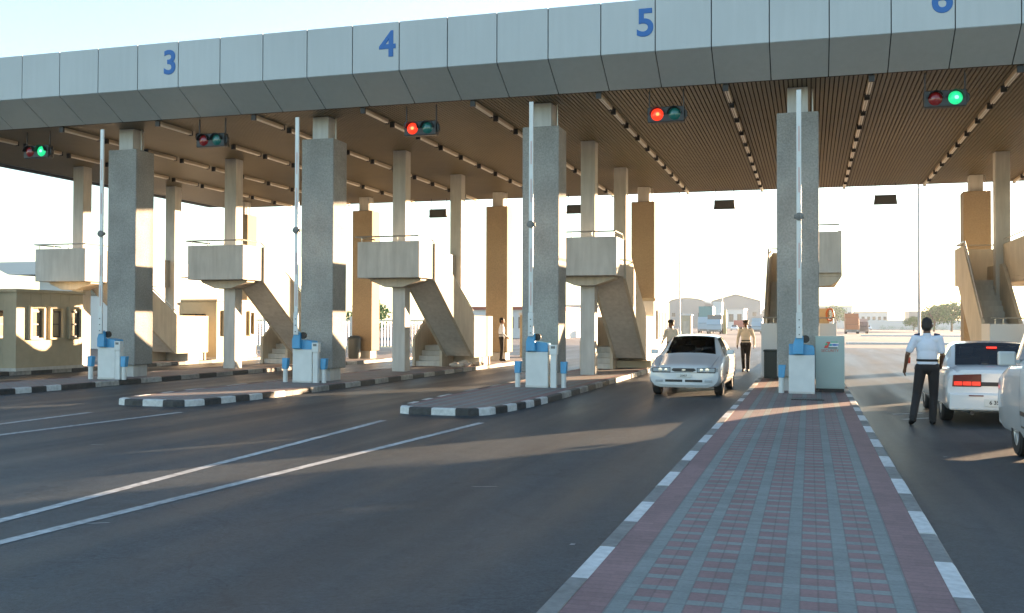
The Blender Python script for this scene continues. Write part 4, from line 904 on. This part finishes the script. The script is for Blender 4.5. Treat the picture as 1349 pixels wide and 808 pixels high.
def stand(h=1.75, **kw):
    s = h/1.75
    p = dict(pelvis=V(0, 0, .96), chest=V(0, 0, 1.26), neck=V(0, 0, 1.50), head=V(0, .01, 1.635),
             shL=V(-.185, 0, 1.42), elL=V(-.235, -.02, 1.13), wrL=V(-.25, .05, .89), shR=V(.185, 0, 1.42), elR=V(.235, -.02, 1.13), wrR=V(.25, .05, .89),
             hpL=V(-.095, 0, .93), knL=V(-.105, .01, .50), anL=V(-.11, -.02, .085), toL=V(-.125, .13, .035), hpR=V(.095, 0, .93), knR=V(.105, .01, .50), anR=V(.11, -.02, .085), toR=V(.125, .13, .035))
    p.update(kw); 
    return {k: (v*s if k != 'look' else v) for k, v in p.items()}
# officer walking along the saloon
person('officer in white short-sleeved shirt walking away beside the white saloon', (1.86, 17.75, .0), R(-6),
       stand(1.75, chest=V(0, .02, 1.27), look=V(.15, .99, 0).normalized(), elL=V(-.30, -.03, 1.16), wrL=V(-.34, .03, .93), elR=V(.235, .02, 1.15), wrR=V(.21, .20, .98), knL=V(-.16, .02, .50), anL=V(-.22, -.20, .12), toL=V(-.25, -.06, .04), knR=V(.10, .10, .50), anR=V(.08, .08, .085), toR=V(.09, .23, .035)),
       'skin_dark', 'shirt_white', 'short', stripes=True)
person('officer in cap and beige shirt walking towards us behind lane 5', (-2.13, 35.7, .0), R(176),
       stand(1.78, look=V(0, 1, 0), elL=V(-.27, -.03, 1.14), wrL=V(-.29, .08, .90), elR=V(.27, -.03, 1.14), wrR=V(.28, .05, .90), knL=V(-.08, .06, .50), anL=V(-.07, .05, .085), toL=V(-.08, .20, .035), knR=V(.09, .02, .50), anR=V(.09, -.13, .10), toR=V(.10, .01, .035)),
       'skin_dark', 'shirt_beige', 'long', cap_kind=1, stripes=True)
person('officer in beige shirt standing between the white car and white booth', (-4.22, 31.9, .0), R(150),
       stand(1.76, look=V(-.2, .98, 0).normalized(), elR=V(.30, -.02, 1.16), wrR=V(.20, .20, 1.06), elL=V(-.26, 0, 1.13), wrL=V(-.22, .16, .98)),
       'skin_tan', 'shirt_beige', 'long', cap_kind=1)
person('officer in white shirt standing by the tan column on the island', (-11.95, 38.6, K), R(-70),
       stand(1.74, look=V(.1, .99, 0).normalized(), elL=V(-.28, -.08, 1.16), wrL=V(-.20, .12, 1.0), elR=V(.27, .0, 1.15), wrR=V(.20, .17, .99)),
       'skin_tan', 'shirt_white', 'long', stripes=True)

# ------------------------------------------------------------------ yard behind the plaza
def simple(name, label, cat, parts, loc, group=None, rz=0):
    t = thing(name, label, cat, loc, rz, group)
    for (pn, matn, fn) in parts:
        m = MB(); fn(m); m.build(pn, matn, t, local=True)
    return t
def B(*a): return lambda m: m.box(*a)
# warehouses
def warehouse(x0, x1, y, d, eave, apex, label, curved, matn='ware_grey'):
    cx_ = (x0+x1)/2; w_ = (x1-x0)/2; z = zg(y)
    t = thing('warehouse', label, 'warehouse', (cx_, y, z))
    pts = [(-w_, 0), (w_, 0), (w_, eave)]
    if curved: pts += [(w_*math.cos(a), eave+(apex-eave)*math.sin(a)) for a in [math.pi*k/14 for k in range(1, 14)]]
    else: pts += [(0, apex)]
    pts += [(-w_, eave)]
    m = MB(); m.prism(pts, 'y', 0, d); m.build('wall', matn, t, local=True)
    top = pts[2:]; m = MB(); m.prism([(x*1.02, z_+.15) for x, z_ in top]+[(x*1.02, z_+.35) for x, z_ in top[::-1]], 'y', -.5, d+.5); m.build('roof', 'ware_roof', t, local=True)
    m = MB(); m.box(-w_*.3, w_*.3, -.12, -.01, 0, eave*.6); m.build('door', 'ware_roof', t, local=True)
    for k in (-.75, .75): m = MB(); m.box(w_*k-.8, w_*k+.8, -.1, -.01, eave*.45, eave*.6); m.build('window', 'window_dark', t, local=True)
warehouse(-60.5, -44.8, 450, 60, 11.0, 13.0, 'pale arched roof warehouse far behind the white car', True)
warehouse(-41.8, -20.5, 450, 70, 11.6, 14.6, 'grey gabled warehouse in the distance left of the middle column', False)
def block(x0, x1, y, d, h, label, matn='white_wall', nwin=5, name='office_building', storeys=1, roof='ware_roof', z=None):
    cx_ = (x0+x1)/2; w_ = (x1-x0)/2; t = thing(name, label, 'building', (cx_, y, zg(y) if z is None else z))
    m = MB(); m.box(-w_, w_, 0, d, -.3, h); m.build('wall', matn, t, local=True)
    m = MB(); m.box(-w_-.3, w_+.3, -.3, d+.3, h, h+.35); m.build('roof', roof, t, local=True)
    for s in range(storeys):
        for k in range(nwin):
            xx = -w_+2*w_*(k+.5)/nwin; ww = w_/nwin*.55; z0 = h*(s+.35)/storeys
            m = MB(); m.box(xx-ww, xx+ww, -.06, -.005, z0, z0+h/storeys*.4); m.build('window', 'window_dark', t, local=True)
block(-38.5, -23.5, 380, 20, 7.2, 'low white building before the gabled warehouse')
block(3.6, 17.5, 450, 22, 9.2, 'white building right of the middle column in the distance', nwin=6)
block(18.2, 31.0, 440, 22, 6.6, 'long pale building further right in the distance', nwin=6)
block(40.2, 48.5, 450, 20, 7.0, 'small grey building left of the lamp post and trees', 'ware_grey', 3)
block(-14, 2, 480, 20, 9.6, 'far white building just behind the middle column', nwin=4)
block(-37.0, -26.5, 108, 10, 3.2, 'long white building with red roof strip behind third staircase', nwin=8, roof='roof_red', storeys=1)
block(-31.0, -26.0, 125, 3, 3.7, 'tan container building beyond lane 5 barrier', 'booth_cream', 3, roof='ware_roof')
# office with projecting canopy at far left
t = thing('office_building', 'white office with projecting roof slab behind leftmost stair landing', 'building', (-44, 52, 0))
m = MB(); m.box(-2.8, 5.0, 0, 8, -.1, 4.6); m.build('wall', 'white_wall', t, local=True)
m = MB(); m.prism([(-5.4, 5.42), (-5.4, 5.08), (-4.3, 4.62), (5.4, 4.62), (5.4, 5.42)], 'y', -1.0, 8.5); m.build('roof_slab', 'white_wall', t, local=True)
m = MB(); m.box(.9, 2.6, -.06, -.01, 3.3, 3.8); m.build('window', 'window_dark', t, local=True)
# lamp posts
def lamp(x, y, r, h, label):
    t = thing('lamp_post', label, 'lamp post', (x, y, zg(y)), group='tall lamp posts in the yard')
    m = MB(); m.tube((0, 0, 0), (0, 0, h), r, r*.6, n=12); m.build('pole', 'post_grey', t, local=True, smooth=True)
    m = MB(); m.tube((0, 0, 0), (0, 0, .5), r*1.7, r*1.6, n=12); m.build('base', 'post_grey', t, local=True)
    m = MB(); m.path([(0, 0, h-.1), (-1.2, 0, h+.2)], r*.4); m.box(-1.9, -1.2, -.12, .12, h+.12, h+.25); m.build('lamp_head', 'post_grey', t, local=True)
lamp(5.98, 61, .085, 12, 'thick grey lamp post behind the walking officer')
lamp(-18.6, 150, .13, 22, 'thin lamp post above the white car in the distance')
lamp(-20.6, 250, .13, 30, 'faint thin lamp post before the gabled warehouse')
# trucks
def truck(x, y, w_, h, cabcol, boxcol, label, L=6.5, facing=-1, boxh=None):
    t = thing('truck', label, 'truck', (x, y, zg(y)))
    m = MB(); m.prism([(0, .55), (1.7, .55), (1.7, h*.82), (.35, h*.82), (0, h*.5)], 'x', -w_/2, w_/2); m.build('cab', cabcol, t, local=True, bevel=.04)
    m = MB(); m.box(-w_/2+.12, w_/2-.12, -.02, .02, h*.5, h*.76); m.v = [(a, b+(c-h*.5)*.9, c) for a, b, c in m.v]; m.build('windshield', 'glass_dark', t, local=True)
    m = MB(); m.box(-w_/2, w_/2, -.12, .1, .35, .75); m.build('bumper', 'kerb_grey', t, local=True)
    if boxcol: m = MB(); m.box(-w_/2, w_/2, 1.9, L, .9, boxh or h); m.build('cargo_box', boxcol, t, local=True)
    m = MB(); m.box(-w_/2+.3, w_/2-.3, .2, L-.1, .5, .8); m.build('chassis', 'black', t, local=True)
    for s in (-1, 1):
        for yy in (.8, L-1.4): m = MB(); m.lathe([(0, -.14), (.45, -.14), (.45, .14), (0, .14)], (s*(w_/2-.16), yy, .45), 'x', 16); m.build('wheel', 'tyre', t, local=True)
        m = MB(); m.box(s*w_*.38-.14, s*w_*.38+.14, -.14, -.121, .5, .68); m.build('headlight', 'lens_clear', t, local=True)
truck(-18.3, 184, 2.5, 3.6, 'truck_blue', 'truck_teal', 'truck with dark teal box above the white car', boxh=4.9)
truck(-15.4, 170, 2.4, 3.0, 'truck_blue', 'kerb_grey', 'grey blue lorry parked right of the cream kiosk', boxh=3.2)
truck(-18.0, 205, 1.7, 4.6, 'white_paint', 'white_wall', 'tall white box lorry between kiosk and yellow post', boxh=6.2)
truck(-20.6, 240, 2.8, 4.2, 'truck_blue', 'white_wall', 'pale blue bus-like lorry left of the yellow post', boxh=4.4)
truck(-19.6, 300, 3.6, 3.4, 'truck_red', 'truck_red', 'red flat lorry beyond the capped officer', boxh=2.6)
truck(7.2, 185, 2.3, 3.3, 'truck_orange', 'truck_orange', 'orange lorry right of the green security cabinet', boxh=3.6)
truck(9.3, 192, 1.9, 2.6, 'kerb_grey', 'stone', 'grey brown lorry beside the orange lorry', boxh=2.7)
truck(-39.4, 170, 2.3, 3.0, 'truck_teal', 'kerb_black', 'dark lorry in the gap right of lane 5 column', boxh=3.0)
def small_car(x, y, col, label, rz=0):
    t = thing('car', label, 'car', (x, y, zg(y)), rz)
    S_ = Shell([(0, .3, .6, .7, .6, .7, .65, .55, .01), (.1, .2, .7, .82, .68, .8, .72, .6, .02), (1.1, .2, .75, .85, .9, .82, .93, .66, .02), (1.8, .2, .75, .85, .92, .82, 1.42, .56, .03), (3.2, .2, .75, .85, .92, .82, 1.42, .56, .03), (3.8, .2, .75, .85, .92, .8, 1.0, .6, .02), (4.2, .3, .7, .8, .85, .78, .9, .6, .01)])
    S_.body().build('body', col, t, local=True, smooth=True)
    m = MB(); S_.patch(m, (1.15, 9.2), (1.78, 9.4), (1.78, 14.6), (1.15, 14.8)); m.build('windshield', 'glass_dark', t, local=True)
    for s in (-1, 1):
        m = MB(); S_.patch(m, (1.5, 7.2), (3.5, 7.2), (3.2, 8.8), (1.9, 8.8), s); m.build('side_window', 'glass_dark', t, local=True)
        for yy in (.8, 3.3): m = MB(); m.lathe([(0, -.1), (.3, -.1), (.3, .1), (0, .1)], (s*.78, yy, .3), 'x', 14); m.build('wheel', 'tyre', t, local=True)
truck(-8.7, 176, 1.8, 2.5, 'truck_blue', 'truck_blue', 'blue van parked beyond the capped officer, left of the middle column', L=4.5, boxh=2.7)
small_car(-18.5, 260, 'car_white', 'white car parked before the gabled warehouse'); small_car(-13.5, 250, 'truck_red', 'small red car parked before the far white building')
small_car(-12.4, 215, 'white_wall', 'small white car parked beyond the blue van')
small_car(16.0, 300, 'car_white', 'white car far off before the long white wall'); small_car(13.2, 290, 'truck_red', 'small red car far off beside the grey brown lorry')
# kiosk, posts, kerbs and bits
simple('kiosk', 'narrow cream kiosk standing behind the white compact car', 'kiosk', [('wall', 'booth_cream', B(-.42, .42, 0, 1.2, 0, 1.9)), ('roof', 'white_wall', B(-.48, .48, -.06, 1.26, 1.9, 2.0)), ('door', 'concrete_cream', B(-.2, .25, -.03, -.005, .05, 1.6))], (-5.2, 46.5, 0)) if 0 else \
simple('kiosk', 'narrow cream kiosk standing behind the white compact car', 'kiosk', [('wall', 'booth_cream', B(-.65, .65, 0, 1.6, 0, 2.75)), ('roof', 'white_wall', B(-.75, .75, -.06, 1.66, 2.75, 2.9)), ('door', 'concrete_cream', B(-.35, .35, -.03, -.005, .05, 2.0))], (-15.3, 130, 0))
simple('gate_post', 'yellow post between the parked lorries', 'post', [('post', 'yellow_paint', B(-.26, .26, 0, .5, 0, 3.9)), ('cap', 'yellow_paint', B(-.32, .32, -.05, .55, 3.9, 4.05))], (-13.9, 174, 0))
simple('kiosk', 'small tan kiosk with white front behind the tan rear column', 'kiosk', [('wall', 'booth_cream', B(-.45, .45, 0, 1, 0, 1.9)), ('roof', 'white_wall', B(-.5, .5, -.05, 1.05, 1.9, 2.0)), ('door', 'white_wall', B(.0, .35, -.03, -.005, .0, 1.5))], (-12.15, 43.5, K))
m = MB(); m.box(0, 11, 0, .9, 0, .16); o = m.build('kerb', 'white_paint'); o.location = (3.1, 88, 0); o.rotation_euler = (0, 0, R(10)); tag(o, kind='structure')
m = MB(); m.box(0, 16, 0, .9, 0, .18); o = m.build('kerb', 'white_paint'); o.location = (7.0, 150, 0); o.rotation_euler = (0, 0, R(-3)); tag(o, kind='structure')
def seawall(x0, x1, y, h, label):
    t = thing('boundary_wall', label, 'wall', ((x0+x1)/2, y, zg(y))); w_ = (x1-x0)/2
    m = MB(); m.box(-w_, w_, 0, .4, 0, h); m.build('wall', 'white_wall', t, local=True); m = MB(); m.box(-w_-.05, w_+.05, -.06, .46, h, h+.12); m.build('coping', 'white_paint', t, local=True)
seawall(16.5, 75, 350, 3.0, 'long low white wall running behind the orange lorry towards the trees')
# railing fence, far left
t = thing('railing_fence', 'pale metal railing fence seen behind the second and third stairs', 'fence', (-27, 56, 0))
m = MB(); m.box(-9, 9, -.03, .03, 1.75, 1.85); m.box(-9, 9, -.03, .03, .15, .25); m.build('rail', 'rail', t, local=True)
m = MB()
for k in range(91): xx = -9+.2*k; m.box(xx-.018, xx+.018, -.018, .018, .25, 1.75)
m.build('bars', 'rail', t, local=True)
for k in range(7): xx = -9+3*k; m = MB(); m.box(xx-.1, xx+.1, -.1, .1, 0, 2.05); m.build('post', 'white_paint', t, local=True)
# leaning orange barrier by second stairs
simple('leaning_board', 'orange and white board leaning beside the second staircase', 'board', [('panel', 'truck_orange', lambda m: m.add([(-.2, 0, 0), (.2, 0, 0), (.35, .5, 1.1), (-.05, .5, 1.1), (-.2, .06, 0), (.2, .06, 0), (.35, .56, 1.1), (-.05, .56, 1.1)], [(0, 1, 2, 3), (7, 6, 5, 4), (0, 4, 5, 1), (1, 5, 6, 2), (2, 6, 7, 3), (3, 7, 4, 0)])), ('stripe', 'white_paint', lambda m: m.add([(-.12, -.012, .33), (.27, -.012+.15, .33), (.31, .30, .66), (-.10, .29, .66)], [(0, 1, 2, 3)]))], (-20.3, 36.5, K))
# rubble stones beside the third staircase and a concrete block
def stone(x, y, r, label, group='pale stones under the third staircase'):
    m = MB(); m.sphere((0, 0, r*.5), r, 9, 6, (1.2, .9, .6)); rnd = random.Random(int(x*97+y*13)); m.v = [(a*rnd.uniform(.8, 1.2), b*rnd.uniform(.8, 1.2), c*rnd.uniform(.85, 1.15)) for a, b, c in m.v]
    o = m.build('stone', 'stone'); o.location = (x, y, K-.01); tag(o, label, 'stone', group)
c4 = isl(4)
stone(c4+.55, 32.9, .16, 'pale stone nearest the stair foot'); stone(c4+.85, 32.7, .13, 'small pale stone beside the larger one'); stone(c4+.75, 33.4, .2, 'largest pale stone under the flight'); stone(c4+1.0, 34.0, .15, 'pale stone at the island edge'); stone(c4+.9, 34.6, .13, 'small pale stone farthest under the flight')
simple('concrete_block', 'pale concrete block lying near the guard on the island', 'block', [('block', 'white_paint', B(-.35, .35, -.2, .2, 0, .28)), ('strap', 'kerb_grey', B(-.05, .05, -.21, .21, .0, .285))], (c4-.1, 37.6, K))
simple('timber_beam', 'tan timber beam lying under the stairs near the white car', 'beam', [('beam', 'booth_cream', B(-.6, .6, -.12, .12, .02, .26)), ('end_cap', 'white_paint', B(-.64, -.601, -.125, .125, .015, .265))], (isl(5)+.55, 34.0, K), rz=R(20))
simple('marker_post', 'small red and white post at the road edge beside the walking officer', 'post', [('post', 'truck_red', B(-.05, .05, -.05, .05, 0, .7)), ('band', 'white_paint', B(-.052, .052, -.052, .052, .25, .45))], (4.1, 46, 0))
t = thing('life_ring_stand', 'orange ring hanging on a tan post right of the middle column', 'ring stand', (.75, 41.0, K))
m = MB(); m.box(-.55, .0, -.1, .1, 0, 2.15); m.build('post', 'booth_cream', t, local=True)
m = MB()
for k in range(20):
    a0, a1 = 2*math.pi*k/20, 2*math.pi*(k+1)/20; m.tube((.02+.13*math.cos(a0), -.14, 1.9+.24*math.sin(a0)), (.02+.13*math.cos(a1), -.14, 1.9+.24*math.sin(a1)), .04, n=8, cap=False)
m.build('ring', 'truck_orange', t, local=True, smooth=True)

# ------------------------------------------------------------------ trees, hedge
def tree(x, y, h, w_, label, seed, name='tree', z=None, nl=2600, trunk=True, leafm='leaf'):
    rnd = random.Random(seed); z = zg(y) if z is None else z; t = thing(name, label, 'tree' if trunk else 'hedge', (x, y, z))
    if trunk:
        m = MB(); m.tube((0, 0, -.1), (.1, 0, h*.35), h*.035, h*.024, n=8)
        for k in range(6):
            a = k*1.05+rnd.random(); m.tube((.1, 0, h*(.25+.03*k)), (math.cos(a)*w_*.3, math.sin(a)*w_*.3, h*(.55+.25*rnd.random())), h*.016, h*.006, n=6)
        m.build('trunk', 'bark', t, local=True, smooth=True)
    m = MB(); m2 = MB(); cl = []
    for k in range(16 if trunk else 26):
        if trunk: a = rnd.random()*6.28; q = math.sqrt(rnd.random())*w_*.36; cl.append((q*math.cos(a), q*math.sin(a), h*(.30+.52*rnd.random()*(1-.5*q/w_)), h*(.15+.10*rnd.random())))
        else: cl.append((rnd.uniform(-w_/2, w_/2), rnd.uniform(-.4, .4), h*rnd.uniform(.35, .7), h*.38))
    for k in range(nl):
        c = rnd.choice(cl); d = Vector((rnd.gauss(0, 1), rnd.gauss(0, 1), rnd.gauss(0, 1))).normalized()*c[3]*(rnd.random()**.4)
        p = Vector(c[:3])+Vector((d.x*1.25, d.y*1.25, d.z*.85)); s = h*.022*rnd.uniform(.7, 1.5); u = Vector((rnd.gauss(0, 1), rnd.gauss(0, 1), rnd.gauss(0, 1))).normalized(); v = u.orthogonal().normalized()
        (m if rnd.random() < .7 else m2).add([p-u*s-v*s*.6, p+u*s-v*s*.6, p+u*s*.8+v*s*.6, p-u*s*.8+v*s*.6], [(0, 1, 2, 3)])
    m.build('crown', leafm, t, local=True); m2.build('crown', 'leaf_light', t, local=True)
tree(28.6, 258, 7.6, 9.5, 'rounded green tree left of the tan column at right', 1); tree(33.0, 262, 8.2, 10.5, 'taller green tree touching the tan column at right', 2); tree(25.2, 270, 4.2, 5.5, 'smallest green tree behind the lamp post', 3); tree(41.5, 262, 8.4, 10, 'green tree beyond the right-hand staircase', 9)
tree(32, 248, 1.9, 15, 'low dark hedge below the green trees', 4, 'hedge', trunk=False); tree(21.5, 270, 1.6, 8, 'low hedge before the white wall', 5, 'hedge', trunk=False, nl=1500)
tree(9.5, 400, 10.5, 9.0, 'small distant tree above the orange lorry', 6, nl=900)
tree(-58, 66, 4.2, 6, 'bushy tree above the cream booth roof at far left', 7, nl=1800); tree(-52, 68, 3.9, 5, 'lower bushy tree beside the far left office', 8, nl=1800)
tree(-42, 90, 4.4, 4.5, 'small leafy tree behind the pale railing fence', 11, nl=1500)

# ------------------------------------------------------------------ haze
m = MB(); m.box(-420, 420, -60, 700, -1.2, 34)
hz = m.build('haze', 'ware_grey'); tag(hz, kind='stuff'); hm = bpy.data.materials.new('haze_air'); hm.use_nodes = True; n = hm.node_tree.nodes; l = hm.node_tree.links
n.remove(n['Principled BSDF']); pv = n.new('ShaderNodeVolumePrincipled'); pv.inputs['Color'].default_value = (.78, .88, 1, 1); pv.inputs['Density'].default_value = .00022; pv.inputs['Anisotropy'].default_value = .3
l.new(pv.outputs[0], n['Material Output'].inputs['Volume']); hz.data.materials.clear(); hz.data.materials.append(hm)
